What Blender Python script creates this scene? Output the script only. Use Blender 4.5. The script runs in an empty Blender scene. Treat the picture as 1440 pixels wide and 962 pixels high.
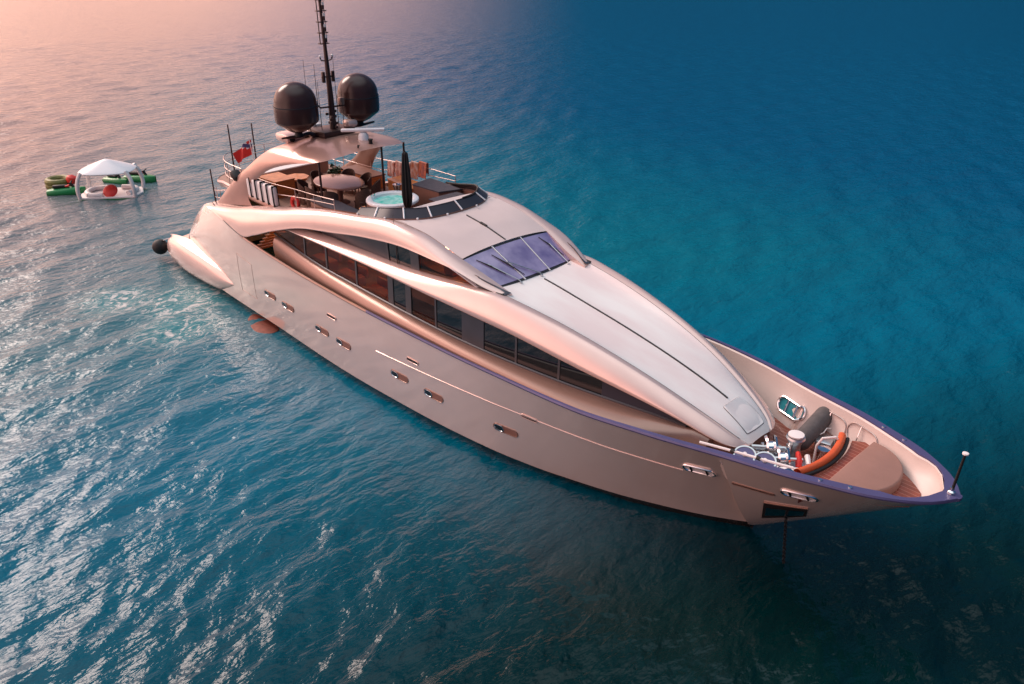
import bpy, bmesh, math, random
import numpy as np
from mathutils import Vector, Matrix
random.seed(7); rng = np.random.RandomState(11)
S = bpy.context.scene; COL = S.collection
R = math.radians
# ---------------------------------------------------------------- camera
cd = bpy.data.cameras.new('camera'); cam = bpy.data.objects.new('camera', cd); COL.objects.link(cam)
Rw = ((0.691298937, 0.722568876, 0.0), (0.326933159, -0.312784778, -0.891784947), (-0.644376047, 0.616489986, -0.452459510))
right, down, fwd = [Vector(r) for r in Rw]
m = Matrix((right, -down, -fwd)).transposed().to_4x4()
m.translation = Vector((9.2527, -18.5773, 16.0)); cam.matrix_world = m
cd.sensor_width = 36; cd.lens = 1175.35 / 1440 * 36; cd.clip_start = 0.1; cd.clip_end = 20000
S.camera = cam
# ---------------------------------------------------------------- sky and sun
SUN_AZ, SUN_EL = R(184), R(34)          # measured from +X towards +Y
w = bpy.data.worlds.new('World'); S.world = w; w.use_nodes = True
nt = w.node_tree; N = nt.nodes; L = nt.links; N.clear()
def nd(t, **k):
    n = N.new(t)
    for a, b in k.items(): setattr(n, a, b)
    return n
out = nd('ShaderNodeOutputWorld'); bg = nd('ShaderNodeBackground')
sky = nd('ShaderNodeTexSky', sky_type='NISHITA', sun_disc=False)
sky.sun_elevation = SUN_EL; sky.sun_rotation = math.pi / 2 - SUN_AZ
sky.air_density = 1.0; sky.dust_density = 1.0
tc = nd('ShaderNodeTexCoord'); sx = nd('ShaderNodeSeparateXYZ'); L.new(tc.outputs['Generated'], sx.inputs[0])
def mth(op, a, b=None, c=None):
    n = nd('ShaderNodeMath', operation=op)
    for i, v in enumerate((a, b, c)):
        if v is None: continue
        if isinstance(v, (int, float)): n.inputs[i].default_value = v
        else: L.new(v, n.inputs[i])
    return n.outputs[0]
def mr(v, a, b, c=0, d=1, smooth=True):
    n = nd('ShaderNodeMapRange'); n.interpolation_type = 'SMOOTHSTEP' if smooth else 'LINEAR'
    L.new(v, n.inputs[0])
    for i, x in enumerate((a, b, c, d)): n.inputs[i + 1].default_value = x
    return n.outputs[0]
def mix(f, a, b, typ='MIX'):
    n = nd('ShaderNodeMix', data_type='RGBA', blend_type=typ)
    for i, v in ((0, f), (6, a), (7, b)):
        if isinstance(v, (int, float)): n.inputs[i].default_value = v
        elif isinstance(v, tuple): n.inputs[i].default_value = (*v, 1)
        else: L.new(v, n.inputs[i])
    return n.outputs[2]
# sunset glow towards the stern side of the sky, deep blue away from it
ca, sa = math.cos(R(180)), math.sin(R(180))
dx = mth('ADD', mth('MULTIPLY', sx.outputs[0], ca), mth('MULTIPLY', sx.outputs[1], sa))
glow = mr(dx, 0.66, 0.96)
elev = mr(sx.outputs[2], 0.0, 0.9)
low = mix(glow, (0.002, 0.042, 0.095), (1.15, 0.58, 0.48))
cb, sb = math.cos(R(238)), math.sin(R(238))
db = mth('ADD', mth('MULTIPLY', sx.outputs[0], cb), mth('MULTIPLY', sx.outputs[1], sb))
low = mix(mr(db, 0.30, 0.95), low, (2.4, 1.40, 1.18))  # rosy glow added behind the camera to fill the shaded hull side
high = mix(mr(dx, 0.25, 0.98), (1.25, 1.38, 1.42), (1.2, 1.08, 1.04))
base = mix(mr(sx.outputs[2], 0.66, 1.0), low, high)
nish = mix(1.0, sky.outputs[0], (0.05, 0.05, 0.05), 'MULTIPLY')
nish = mix(1.0, nish, mix(mr(sx.outputs[2], 0.15, 0.6), mix(glow, (0.03, 0.10, 0.20), (1.0, 0.7, 0.62)), (1.0, 0.95, 0.95)), 'MULTIPLY')
tot = mix(1.0, base, nish, 'ADD')
ns = nd('ShaderNodeTexNoise'); ns.inputs['Scale'].default_value = 2.2; ns.inputs['Detail'].default_value = 5
L.new(tc.outputs['Generated'], ns.inputs['Vector'])
tot = mix(1.0, tot, mix(mr(ns.outputs[0], 0.35, 0.68), (0.82, 0.82, 0.84), (1.12, 1.12, 1.12)), 'MULTIPLY')
L.new(tot, bg.inputs[0]); bg.inputs[1].default_value = 1.0; L.new(bg.outputs[0], out.inputs[0])
sd = bpy.data.lights.new('sun', 'SUN'); sd.energy = 2.2; sd.angle = R(26); sd.color = (1.0, 0.78, 0.68)
so = bpy.data.objects.new('sun', sd); COL.objects.link(so)
sv = Vector((math.cos(SUN_EL) * math.cos(SUN_AZ), math.cos(SUN_EL) * math.sin(SUN_AZ), math.sin(SUN_EL)))
so.rotation_euler = sv.to_track_quat('Z', 'Y').to_euler()
S.view_settings.view_transform = 'Standard'; S.view_settings.look = 'None'
S.view_settings.exposure = 0.12; S.view_settings.gamma = 1.0
S.render.engine = 'CYCLES'
# ---------------------------------------------------------------- materials
def mat(name, col, rough=0.5, metal=0.0, var=0.0, vscale=3.0, bump=0.0, bscale=20.0, coat=0.0, col2=None, spec=0.5, stretch=None, emit=None):
    m = bpy.data.materials.new(name); m.use_nodes = True
    t = m.node_tree; b = t.nodes['Principled BSDF']
    b.inputs['Base Color'].default_value = (*col, 1); b.inputs['Roughness'].default_value = rough
    b.inputs['Metallic'].default_value = metal; b.inputs['Coat Weight'].default_value = coat
    b.inputs['Coat Roughness'].default_value = 0.05; b.inputs['Specular IOR Level'].default_value = spec
    tcn = t.nodes.new('ShaderNodeTexCoord'); mp = t.nodes.new('ShaderNodeMapping'); t.links.new(tcn.outputs['Object'], mp.inputs[0])
    if stretch: mp.inputs['Scale'].default_value = stretch
    if var or col2:
        n = t.nodes.new('ShaderNodeTexNoise'); n.inputs['Scale'].default_value = vscale; n.inputs['Detail'].default_value = 6
        t.links.new(mp.outputs[0], n.inputs['Vector'])
        r = t.nodes.new('ShaderNodeMapRange'); r.inputs[1].default_value = 0.35; r.inputs[2].default_value = 0.65
        t.links.new(n.outputs[0], r.inputs[0])
        x = t.nodes.new('ShaderNodeMix'); x.data_type = 'RGBA'
        c2 = col2 if col2 else tuple(max(0, c * (1 - var)) for c in col)
        x.inputs[6].default_value = (*col, 1); x.inputs[7].default_value = (*c2, 1)
        t.links.new(r.outputs[0], x.inputs[0]); t.links.new(x.outputs[2], b.inputs['Base Color'])
        rr = t.nodes.new('ShaderNodeMapRange'); rr.inputs[3].default_value = max(0.0, rough * 0.85); rr.inputs[4].default_value = min(1, rough * 1.2 + 0.02)
        t.links.new(n.outputs[0], rr.inputs[0]); t.links.new(rr.outputs[0], b.inputs['Roughness'])
    if bump:
        n2 = t.nodes.new('ShaderNodeTexNoise'); n2.inputs['Scale'].default_value = bscale; n2.inputs['Detail'].default_value = 3
        t.links.new(mp.outputs[0], n2.inputs['Vector'])
        bp = t.nodes.new('ShaderNodeBump'); bp.inputs['Strength'].default_value = bump; bp.inputs['Distance'].default_value = 0.02
        t.links.new(n2.outputs[0], bp.inputs['Height']); t.links.new(bp.outputs[0], b.inputs['Normal'])
    if emit:
        b.inputs['Emission Color'].default_value = (*emit[0], 1); b.inputs['Emission Strength'].default_value = emit[1]
    return m
def stripes(name, c1, c2, scale, axis=1, rough=0.45, gap=0.1, noise=0.25):
    """planks: caulk lines across one object axis, board-to-board tone changes"""
    m = bpy.data.materials.new(name); m.use_nodes = True; t = m.node_tree; b = t.nodes['Principled BSDF']; l = t.links
    tcn = t.nodes.new('ShaderNodeTexCoord'); s = t.nodes.new('ShaderNodeSeparateXYZ'); l.new(tcn.outputs['Object'], s.inputs[0])
    def q(op, a, v):
        n = t.nodes.new('ShaderNodeMath'); n.operation = op; l.new(a, n.inputs[0]); n.inputs[1].default_value = v; return n.outputs[0]
    p = q('MULTIPLY', s.outputs[axis], scale); fr = q('FRACT', p, 0); fl = q('FLOOR', p, 0)
    wn = t.nodes.new('ShaderNodeTexWhiteNoise'); wn.noise_dimensions = '1D'; l.new(fl, wn.inputs['W'])
    n = t.nodes.new('ShaderNodeTexNoise'); mp = t.nodes.new('ShaderNodeMapping'); mp.inputs['Scale'].default_value = (2, 30, 2) if axis == 1 else (30, 2, 2)
    l.new(tcn.outputs['Object'], mp.inputs[0]); l.new(mp.outputs[0], n.inputs['Vector']); n.inputs['Scale'].default_value = 1.5
    ad = t.nodes.new('ShaderNodeMath'); ad.operation = 'ADD'; l.new(wn.outputs[0], ad.inputs[0]); l.new(q('MULTIPLY', n.outputs[0], noise * 3), ad.inputs[1])
    x = t.nodes.new('ShaderNodeMix'); x.data_type = 'RGBA'; x.inputs[6].default_value = (*c1, 1); x.inputs[7].default_value = tuple(c * 0.6 for c in c1) + (1,)
    l.new(q('MULTIPLY', ad.outputs[0], 0.6), x.inputs[0])
    y = t.nodes.new('ShaderNodeMix'); y.data_type = 'RGBA'; l.new(x.outputs[2], y.inputs[6]); y.inputs[7].default_value = (*c2, 1)
    l.new(q('LESS_THAN', fr, gap), y.inputs[0]); l.new(y.outputs[2], b.inputs['Base Color']); b.inputs['Roughness'].default_value = rough
    return m
M = dict(
 htop=mat('bronze_hardtop_paint', (0.56, 0.32, 0.26), 0.28, 0.35, 0.10, 0.8, coat=0.4),
 hull=mat('champagne_hull_paint', (0.90, 0.72, 0.64), 0.17, 0.45, 0.06, 0.6, bump=0.05, bscale=0.9, coat=1.0),
 shell=mat('rose_gloss_paint', (0.78, 0.57, 0.51), 0.22, 0.35, 0.06, 0.8, coat=0.5),
 bronze=mat('bronze_side_paint', (0.31, 0.18, 0.14), 0.33, 0.45, 0.10, 0.8, coat=0.4),
 hood=mat('chalky_nonskid_white', (0.80, 0.79, 0.77), 0.6, 0, vscale=0.8, col2=(0.73, 0.64, 0.63), bump=0.15, bscale=60, stretch=(0.35, 1.2, 1)),
 roof=mat('pale_rose_nonskid', (0.66, 0.55, 0.53), 0.6, 0, 0.06, 1.0, bump=0.1, bscale=60),
 white=mat('white_paint', (0.80, 0.80, 0.82), 0.3, 0, 0.05, 2, coat=0.3),
 cap=mat('violet_blue_cap_paint', (0.085, 0.078, 0.185), 0.35, 0.1, 0.1, 2),
 cream=mat('cream_bulwark_paint', (0.60, 0.50, 0.46), 0.4, 0, 0.06, 1.2),
 teak=stripes('red_teak', (0.30, 0.075, 0.045), (0.50, 0.24, 0.18), 6.5, 1, 0.35, 0.08),
 teak2=stripes('pale_teak', (0.46, 0.27, 0.20), (0.15, 0.08, 0.06), 10.0, 1, 0.5, 0.12),
 wood=mat('orange_varnished_wood', (0.75, 0.26, 0.07), 0.3, 0, 0.35, 4, coat=0.4, stretch=(1, 1, 6)),
 brown=mat('brown_panel', (0.26, 0.13, 0.095), 0.45, 0, 0.15, 3),
 glass=mat('black_window_glass', (0.006, 0.009, 0.012), 0.04, 0, spec=0.8),
 grey=mat('grey_window_panel', (0.065, 0.07, 0.085), 0.3, 0.2, 0.12, 2),
 frame=mat('grey_metal_frame', (0.11, 0.11, 0.12), 0.35, 0.6),
 sky_sheen=mat('windscreen_painted_sky_sheen', (0.17, 0.14, 0.31), 0.08, 0, vscale=1.3, col2=(0.36, 0.31, 0.50), spec=0.9),  # lavender sky reflection painted into the pane colour, with lighter patches
 black=mat('black_rubber', (0.006, 0.006, 0.007), 0.6, 0, 0.2, 6, bump=0.1),
 seam=mat('black_seam', (0.015, 0.015, 0.02), 0.6),
 dome=mat('bronze_black_gloss', (0.050, 0.022, 0.020), 0.2, 0.0, 0.1, 2, coat=0.0, spec=.35),
 mast=mat('dark_brown_mast_paint', (0.05, 0.022, 0.02), 0.35, 0.3, 0.15, 4),
 chrome=mat('polished_steel', (0.78, 0.78, 0.80), 0.10, 1.0),
 steel=mat('brushed_steel', (0.55, 0.55, 0.56), 0.3, 0.9),
 tint=mat('dark_screen_glass', (0.045, 0.045, 0.058), 0.3, 0, spec=0.12),
 greyfab=mat('charcoal_cushion_fabric', (0.075, 0.065, 0.08), 0.85, 0, 0.15, 6, bump=0.3, bscale=80),
 taupe=mat('taupe_pad_cover', (0.31, 0.165, 0.13), 0.7, 0, 0.06, 2.5, bump=0.25, bscale=9),
 orange=mat('orange_cover', (0.64, 0.10, 0.025), 0.45, 0, 0.15, 4),
 red=mat('red_plastic', (0.68, 0.03, 0.02), 0.4, 0, 0.1, 6),
 green=mat('green_plastic', (0.012, 0.22, 0.06), 0.35, 0, 0.1, 5),
 olive=mat('olive_yellow_vinyl', (0.20, 0.19, 0.04), 0.5, 0, 0.4, 7),
 vinyl=mat('white_vinyl', (0.82, 0.76, 0.74), 0.45, 0, 0.05, 3, bump=0.2, bscale=5),
 wicker=mat('brown_wicker', (0.13, 0.07, 0.05), 0.7, 0, 0.3, 20, bump=0.6, bscale=70),
 table=mat('rose_table_top', (0.38, 0.20, 0.155), 0.18, 0, 0.15, 1.5, coat=0.5),
 rail=mat('rose_polished_rail', (0.60, 0.46, 0.42), 0.38, 0.7),
 foliage=mat('dark_leaf', (0.03, 0.07, 0.03), 0.6, 0, 0.4, 9),
 anti=mat('red_antifouling', (0.24, 0.055, 0.03), 0.6, 0, 0.35, 4),
 fendgrey=mat('grey_fender_cover', (0.095, 0.085, 0.085), 0.75, 0, 0.2, 6, bump=0.5, bscale=14),
 dark=mat('dark_recess', (0.02, 0.014, 0.013), 0.5),
)
# ---------------------------------------------------------------- mesh helpers
def link(name, V, F, m, parent=None, smooth=True, sharp=35, mats=None, mi=None):
    me = bpy.data.meshes.new(name); me.from_pydata([tuple(map(float, v)) for v in V], [], [tuple(f) for f in F]); me.validate()
    o = bpy.data.objects.new(name, me); COL.objects.link(o)
    for mm in (mats or [m]): me.materials.append(mm)
    if mi is not None:
        for p, k in zip(me.polygons, mi): p.material_index = k
    bm = bmesh.new(); bm.from_mesh(me); bmesh.ops.remove_doubles(bm, verts=bm.verts, dist=1e-5); bmesh.ops.recalc_face_normals(bm, faces=bm.faces); bm.to_mesh(me); bm.free()
    if smooth:
        me.polygons.foreach_set('use_smooth', [True] * len(me.polygons)); me.set_sharp_from_angle(angle=R(sharp))
    if parent: o.parent = parent
    return o
class MB:
    def __init__(s): s.V = []; s.F = []
    def add(s, V, F):
        k = len(s.V); s.V += [tuple(map(float, v)) for v in V]; s.F += [tuple(i + k for i in f) for f in F]; return s
    def grid(s, P, cu=False, cv=False):
        P = np.asarray(P, float); n, m_ = P.shape[:2]; F = []
        for i in range(n if cu else n - 1):
            for j in range(m_ if cv else m_ - 1):
                F.append((i * m_ + j, i * m_ + (j + 1) % m_, ((i + 1) % n) * m_ + (j + 1) % m_, ((i + 1) % n) * m_ + j))
        return s.add(P.reshape(-1, 3), F)
    def tube(s, pts, r, seg=8, closed=False):
        pts = [Vector(p) for p in pts]; n = len(pts); r = r if hasattr(r, '__len__') else [r] * n
        rings = []; up = None
        for i, p in enumerate(pts):
            if closed: d = pts[(i + 1) % n] - pts[i - 1]
            else: d = pts[min(i + 1, n - 1)] - pts[max(i - 1, 0)]
            d.normalize()
            if up is None: up = Vector((0, 0, 1)) if abs(d.z) < .9 else Vector((1, 0, 0))
            u = up - d * up.dot(d)
            u = u.normalized() if u.length > 1e-6 else d.orthogonal().normalized()
            up = u; v = d.cross(u)
            rings.append([p + (u * math.cos(a) + v * math.sin(a)) * r[i] for a in np.linspace(0, 2 * math.pi, seg, endpoint=False)])
        k = len(s.V); s.grid([[tuple(q) for q in ring] for ring in rings], cu=closed, cv=True)
        if not closed: s.F.append(tuple(k + j for j in range(seg))); s.F.append(tuple(k + (n - 1) * seg + j for j in range(seg)))
        return s
    def lathe(s, prof, c=(0, 0, 0), seg=32, axis=None, caps=True):
        ring = []
        Rm = Vector((0, 0, 1)).rotation_difference(Vector(axis).normalized()).to_matrix() if axis else Matrix.Identity(3)
        for r, z in prof:
            ring.append([tuple(Vector(c) + Rm @ Vector((r * math.cos(a), r * math.sin(a), z))) for a in np.linspace(0, 2 * math.pi, seg, endpoint=False)])
        k = len(s.V); s.grid(ring, cv=True)
        if not caps: return s
        if prof[0][0] > 1e-4: s.F.append(tuple(k + j for j in range(seg)))
        if prof[-1][0] > 1e-4: s.F.append(tuple(k + (len(prof) - 1) * seg + j for j in range(seg)))
        return s
    def box(s, c, d, bev=0.02, rz=0, rx=0, ry=0, seg=2):
        bm = bmesh.new(); bmesh.ops.create_cube(bm, size=1); bmesh.ops.scale(bm, vec=d, verts=bm.verts)
        if bev: bmesh.ops.bevel(bm, geom=bm.edges[:], offset=min(bev, min(d) * .45), segments=seg, affect='EDGES', profile=.5)
        Rm = Matrix.Rotation(rz, 3, 'Z') @ Matrix.Rotation(ry, 3, 'Y') @ Matrix.Rotation(rx, 3, 'X')
        bm.verts.index_update()
        s.add([tuple(Rm @ v.co + Vector(c)) for v in bm.verts], [[v.index for v in f.verts] for f in bm.faces]); bm.free(); return s
    def prism(s, outl, z0, z1, bev=0.0):
        """closed 2-D outline (x, y) between two heights (numbers or functions), optional rounded top edge"""
        O = np.array(outl, float); n = len(O); c = O.mean(0)
        f0 = z0 if callable(z0) else (lambda x, y: z0); f1 = z1 if callable(z1) else (lambda x, y: z1)
        rings = [[(x, y, f0(x, y)) for x, y in O]]
        if bev:
            for a in (0, 30, 60, 90):
                k = bev * (1 - math.cos(R(a))); Q = []
                for x, y in O:
                    dd = np.array([x, y]) - c; ln = np.linalg.norm(dd) + 1e-9; q = c + dd * (1 - k / ln)
                    Q.append((q[0], q[1], f1(x, y) - bev + bev * math.sin(R(a))))
                rings.append(Q)
        else: rings.append([(x, y, f1(x, y)) for x, y in O])
        k = len(s.V); s.grid(rings, cv=True); s.F.append(tuple(k + j for j in range(n))); s.F.append(tuple(k + (len(rings) - 1) * n + j for j in range(n))); return s
    def build(s, name, m, parent=None, **kw): return link(name, s.V, s.F, m, parent, **kw)
def tag(o, label=None, cat=None, group=None, kind=None):
    if label: o['label'] = label
    if cat: o['category'] = cat
    if group: o['group'] = group
    if kind: o['kind'] = kind
    return o
def empty(name, loc=(0, 0, 0), rz=0):
    o = bpy.data.objects.new(name, None); COL.objects.link(o); o.location = loc; o.rotation_euler = (0, 0, rz); o.empty_display_size = .3; return o
def copy_tree(o, parent=None):
    c = o.copy(); COL.objects.link(c)
    if parent: c.parent = parent
    for ch in [k for k in bpy.data.objects if k.parent == o]: copy_tree(ch, c)
    return c
def pch(xs, ys):
    """monotone cubic through a table"""
    xs = np.array(xs, float); ys = np.array(ys, float)
    if xs[0] > xs[-1]: xs = xs[::-1]; ys = ys[::-1]
    h = np.diff(xs); d = np.diff(ys) / h; mm = np.zeros(len(xs)); mm[0] = d[0]; mm[-1] = d[-1]
    for i in range(1, len(xs) - 1):
        if d[i - 1] * d[i] > 0:
            w1 = 2 * h[i] + h[i - 1]; w2 = h[i] + 2 * h[i - 1]; mm[i] = (w1 + w2) / (w1 / d[i - 1] + w2 / d[i])
    def f(x):
        x = float(min(max(x, xs[0]), xs[-1])); i = int(min(max(np.searchsorted(xs, x) - 1, 0), len(h) - 1)); t = (x - xs[i]) / h[i]
        return float((2*t**3-3*t**2+1)*ys[i]+(t**3-2*t**2+t)*h[i]*mm[i]+(-2*t**3+3*t**2)*ys[i+1]+(t**3-t**2)*h[i]*mm[i+1])
    return f
def T(tab): a = np.array(tab, float); return pch(a[:, 0], a[:, 1])
def crom(P, n=4, closed=False):
    P = [np.array(p, float) for p in P]; out = []; k = len(P)
    for i in range(k if closed else k - 1):
        p1, p2 = P[i], P[(i + 1) % k]
        p0 = P[i - 1] if (closed or i > 0) else 2 * p1 - p2
        p3 = P[(i + 2) % k] if (closed or i + 2 < k) else 2 * p2 - p1
        for j in range(n):
            t = j / n; out.append(.5 * ((2*p1) + (-p0+p2)*t + (2*p0-5*p1+4*p2-p3)*t*t + (-p0+3*p1-3*p2+p3)*t**3))
    if not closed: out.append(P[-1])
    return np.array(out)
def mirror(P): Q = np.array(P, float).copy(); Q[..., 1] *= -1; return Q
# ---------------------------------------------------------------- yacht lines (x forward, y to port, z up from the water)
ys = T([(-32.3,2.3),(-31.9,2.5),(-31.3,2.68),(-30.6,2.8),(-29.8,2.9),(-28.3,3.05),(-27,3.17),(-25,3.34),(-23.2,3.48),(-21,3.53),(-18,3.55),(-14,3.55),(-10,3.5),(-6.6,3.4),(-4.3,3.32),(-2,2.97),(.2,2.42),(1.8,2.05),(2.7,1.75),(3.5,1.45),(4.4,.9),(4.7,.62),(4.95,.26),(5.05,.08)])
zs = T([(-32.3,.8),(-31.9,1.0),(-31.3,1.45),(-31,2.0),(-30.6,2.6),(-29.8,3.25),(-28.3,3.98),(-27,4.28),(-25,4.02),(-23.2,3.84),(-20.6,3.66),(-18,3.52),(-14,3.44),(-10,3.44),(-6.6,3.49),(-4.4,3.56),(-2,3.67),(.1,3.73),(2,3.79),(5.05,3.83)])
yw = T([(-32.3,2.3),(-28.3,2.8),(-26,2.95),(-21.3,3.06),(-15.7,3.21),(-11.4,3.07),(-8,2.75),(-5.25,2.19),(-3.34,1.68),(-1.3,.81),(-.3,.22),(0,.02)])
def hull_y(x, z):
    """half breadth of the topsides at height z"""
    zt = zs(x); yt = ys(x)
    if x > 0:
        z0 = .742 * x
        if z <= z0: return 0.0
        return yt * ((z - z0) / (zt - z0)) ** .78
    k = (x + 14) / 14; p = .75 + .35 * max(0, min(1, k))
    b_ = max(0, min(1, (-x - 2.5) / 5)); yc = yw(x) + .42 * b_
    if z <= .34 * b_: return yw(x) - .15 * b_ + .12 * b_ * max(0, z) / .34
    t = max(0, min(1, (z - .34 * b_) / (zt - .34 * b_))); y = yc + (yt - yc) * t ** p
    y += .07 * math.sin(math.pi * t) * max(0, min(1, (-x - 8) / 8)) * max(0, min(1, (x + 30) / 5))      # fuller amidships
    # chine: a flat just above the water that fades aft
    return y
yacht = empty('motor_yacht')
tag(yacht, 'champagne and white motor yacht with two black radar domes lying at anchor', 'yacht')
xsH = np.concatenate([np.linspace(-32.3, -27, 28), np.linspace(-26.8, -1, 90), np.linspace(-.8, 5.05, 60)])
sec = []
for x in xsH:
    row = []; zt = zs(x); z0 = .742 * x if x > 0 else 0
    for zz in (-1.2, -.6): row.append((x + (.0 if x < 0 else 0), -(yw(x) * (.82 if zz == -1.2 else .93) if x <= 0 else 0), zz if x <= 0 else z0))
    bb = max(0, min(1, (-x - 2.5) / 5)); tl = [0, (.33 * bb + .002) / zt if x < 0 else .02, (.345 * bb + .006) / zt if x < 0 else .04] + list(np.linspace(.12, 1, 16))
    for t in tl:
        z = z0 + (zt - z0) * t; y = hull_y(x, z)
        if x < -24.5 and t > .6:                                  # rounded stern quarter
            k = (t - .6) / .4; q_ = min(1, max(0, (-24.5 - x) / 4.0)); y -= .5 * k * k * q_ * q_ * (3 - 2 * q_)
        row.append((x, -y, z))
    sec.append(row)
hb = MB().grid(sec); hb.grid(mirror(sec))
# aft end and the sloping stern between the quarters
def aft_top(x): q_ = min(1, max(0, (-24.5 - x) / 4.0)); return ys(x) - .5 * q_ * q_ * (3 - 2 * q_)
xa = np.linspace(-32.3, -26.9, 20)
hb.grid([[(x, y, zs(x) + .10 * (1 - (y / aft_top(x)) ** 2)) for y in np.linspace(-aft_top(x), aft_top(x), 13)] for x in xa])
hb.grid([[(-32.3, -a[1] * 0 + y, z) for y in np.linspace(-1, 1, 7) * ys(-32.3)] for a in [(0, 0)] for z in (-1.2, 0, .8)])
hull = hb.build('hull', M['hull'], yacht, sharp=28)
tag(hull)
t_ = M['hull'].node_tree; b_n = t_.nodes['Principled BSDF']; src = b_n.inputs['Base Color'].links[0].from_socket
g_ = t_.nodes.new('ShaderNodeTexCoord'); s_ = t_.nodes.new('ShaderNodeSeparateXYZ'); t_.links.new(g_.outputs['Object'], s_.inputs[0]); l_ = t_.nodes.new('ShaderNodeMath'); l_.operation = 'LESS_THAN'; l_.inputs[1].default_value = .24
t_.links.new(s_.outputs[2], l_.inputs[0]); x_ = t_.nodes.new('ShaderNodeMix'); x_.data_type = 'RGBA'; t_.links.new(l_.outputs[0], x_.inputs[0]); t_.links.new(src, x_.inputs[6]); x_.inputs[7].default_value = (.03, .022, .02, 1); t_.links.new(x_.outputs[2], b_n.inputs['Base Color'])
for q in ([(-24.0,1.15),(-24.0,2.9),(-22.6,2.75),(-22.6,1.15)],):
    MB().tube([(x, -(hull_y(x, z) + .002), z) for (xa_, za_), (xb_, zb_2) in zip(q, q[1:] + q[:1]) for x, z in [(xa_ + (xb_ - xa_) * k / 8, za_ + (zb_2 - za_) * k / 8) for k in range(8)]], .007, 4, closed=True).build('shell_door_seam', M['bronze'], yacht)
# sweeping fin of the bathing platform along each quarter
def fin(sg):
    Fz = T([(-33.4,.95),(-32.5,1.35),(-30,1.62),(-27,1.55),(-25.4,1.32),(-24.5,1.15)]); Fb = T([(-33.4,.35),(-32,.25),(-30,.2),(-27,.35),(-25.4,.75),(-24.5,1.05)])
    Fo = T([(-33.4,2.55),(-33,3.05),(-32,3.42),(-30,3.58),(-27,3.62),(-25.4,3.5),(-24.5,3.36)])
    rows = []
    for x in np.linspace(-33.4, -24.5, 44):
        zt, zb, yo = Fz(x), Fb(x), Fo(x); yi = min(2.9, yo - .2) if x < -26 else yo - .35
        rows.append(crom([(x, sg*yi, zt + .10), (x, sg*(yo - .32), zt - .02), (x, sg*(yo - .12), zt - .14 * (zt - zb)), (x, sg*yo, (zt + zb) / 2), (x, sg*(yo - .12), zb + .05), (x, sg*(yo - .5), zb - .25), (x, sg*yi, zb - .3)], 3))
    return MB().grid(rows)
for sg in (-1, 1):
    fo_ = fin(sg); fo_.build('swim_platform_fin', M['shell'], yacht, sharp=50)
MB().prism(crom([(-31.5,-3),(-33,-2.9),(-33.7,-1.5),(-33.8,0),(-33.7,1.5),(-33,2.9),(-31.5,3)], 4), .35, .85, .08).build('swim_platform', M['shell'], yacht)
# cap rail
capw = T([(-23.4,.08),(-14,.07),(-10,.07),(-5,.11),(0,.20),(3,.28),(4.6,.34)])
capw0 = capw
def capw(x):
    if x <= 3.7: return capw0(x)
    k = min(1, (x - 3.7) / .98); y0 = ys(3.7) - capw0(3.7); return ys(x) - y0 * max(0, 1 - k ** 2.2) ** .75
def cap_strip(x0, x1, n, m_, nm, full=False):
    for sg in (-1, 1):
        rows = []
        for x in np.linspace(x0, x1, n):
            yo = ys(x) + .03; w_ = capw(x); yi = max(yo - w_, 0); z = zs(x)
            if x > 4.66: yi = 0
            rows.append([(x, sg*yo, z - .05), (x, sg*(yo + .01), z - .01), (x, sg*(yo - .02), z + .035), (x, sg*(yi + .01 if yi else 0), z + .035), (x, sg*yi, z - .05)])
        yield rows
b_ = MB()
for rows in cap_strip(-14, 5.05, 110, None, ''): b_.grid(rows)
zt = zs(5.05); ring = [[(5.05 + .06 * math.sin(a) * k, .11 * math.cos(a), zt + dz) for a in np.linspace(0, math.pi, 9)] for k, dz in ((1, -.05), (1.15, -.01), (1, .035), (0, .035))]
b_.grid(ring); b_.build('cap_rail', M['cap'], yacht, sharp=40)
for rows in cap_strip(-23.4, -14.0, 40, None, ''): MB().grid(rows).build('cap_rail', M['bronze'], yacht, sharp=40)
# bulwark inner skin and decks
def inner(x, z):
    d = capw(x); y = ys(x) - d - .02 - (zs(x) - z) * .18
    y = min(y, hull_y(x, z) - .05)
    return max(y, .02)
XF = 4.66
for sg in (-1, 1):
    rows = []
    for x in np.linspace(-23, XF, 110):
        z0 = max(2.55, .742 * x + .05)
        rows.append([(x, sg*max(ys(x) - capw(x) + .02, .0), zs(x) + .0)] + [(x, sg*inner(x, zs(x) - k * (zs(x) - z0)), zs(x) - k * (zs(x) - z0)) for k in np.linspace(.03, 1, 6)])
    MB().grid(rows).build('bulwark_lining', M['cream'], yacht)
MB().grid([[(XF, y, z) for y in (-inner(XF, z), 0, inner(XF, z))] for z in (3.45, 3.6, 3.8)]).build('bulwark_lining', M['cream'], yacht)
def deck_rows(x0, x1, z, n=30): return [[(x, y, z) for y in np.linspace(-1, 1, 9) * (inner(x, z) + .02)] for x in np.linspace(x0, x1, n)]
MB().grid(deck_rows(-23.2, -1.2, 2.6, 60)).build('side_deck', M['teak2'], yacht)
MB().grid(deck_rows(-1.2, 2.2, 2.6)).build('foredeck', M['teak'], yacht)
# raised bow platform
o_ = []
for y in np.linspace(-1.35, 1.35, 15): o_.append((1.95 - .22 * (1 - (y / 1.35) ** 2) * -1 - .1, y))
pf = [(x, inner(x, 3.28) + .01) for x in np.linspace(2.15, 4.15, 12)]
outl = o_ + pf + [(4.22, 0)] + [(x, -y) for x, y in pf[::-1]]
MB().prism(outl, 3.24, 3.28).grid([[(x, y, 3.27), (x, y, 2.6)] for x, y in o_]).build('bow_platform', M['teak'], yacht, smooth=False)
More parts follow.
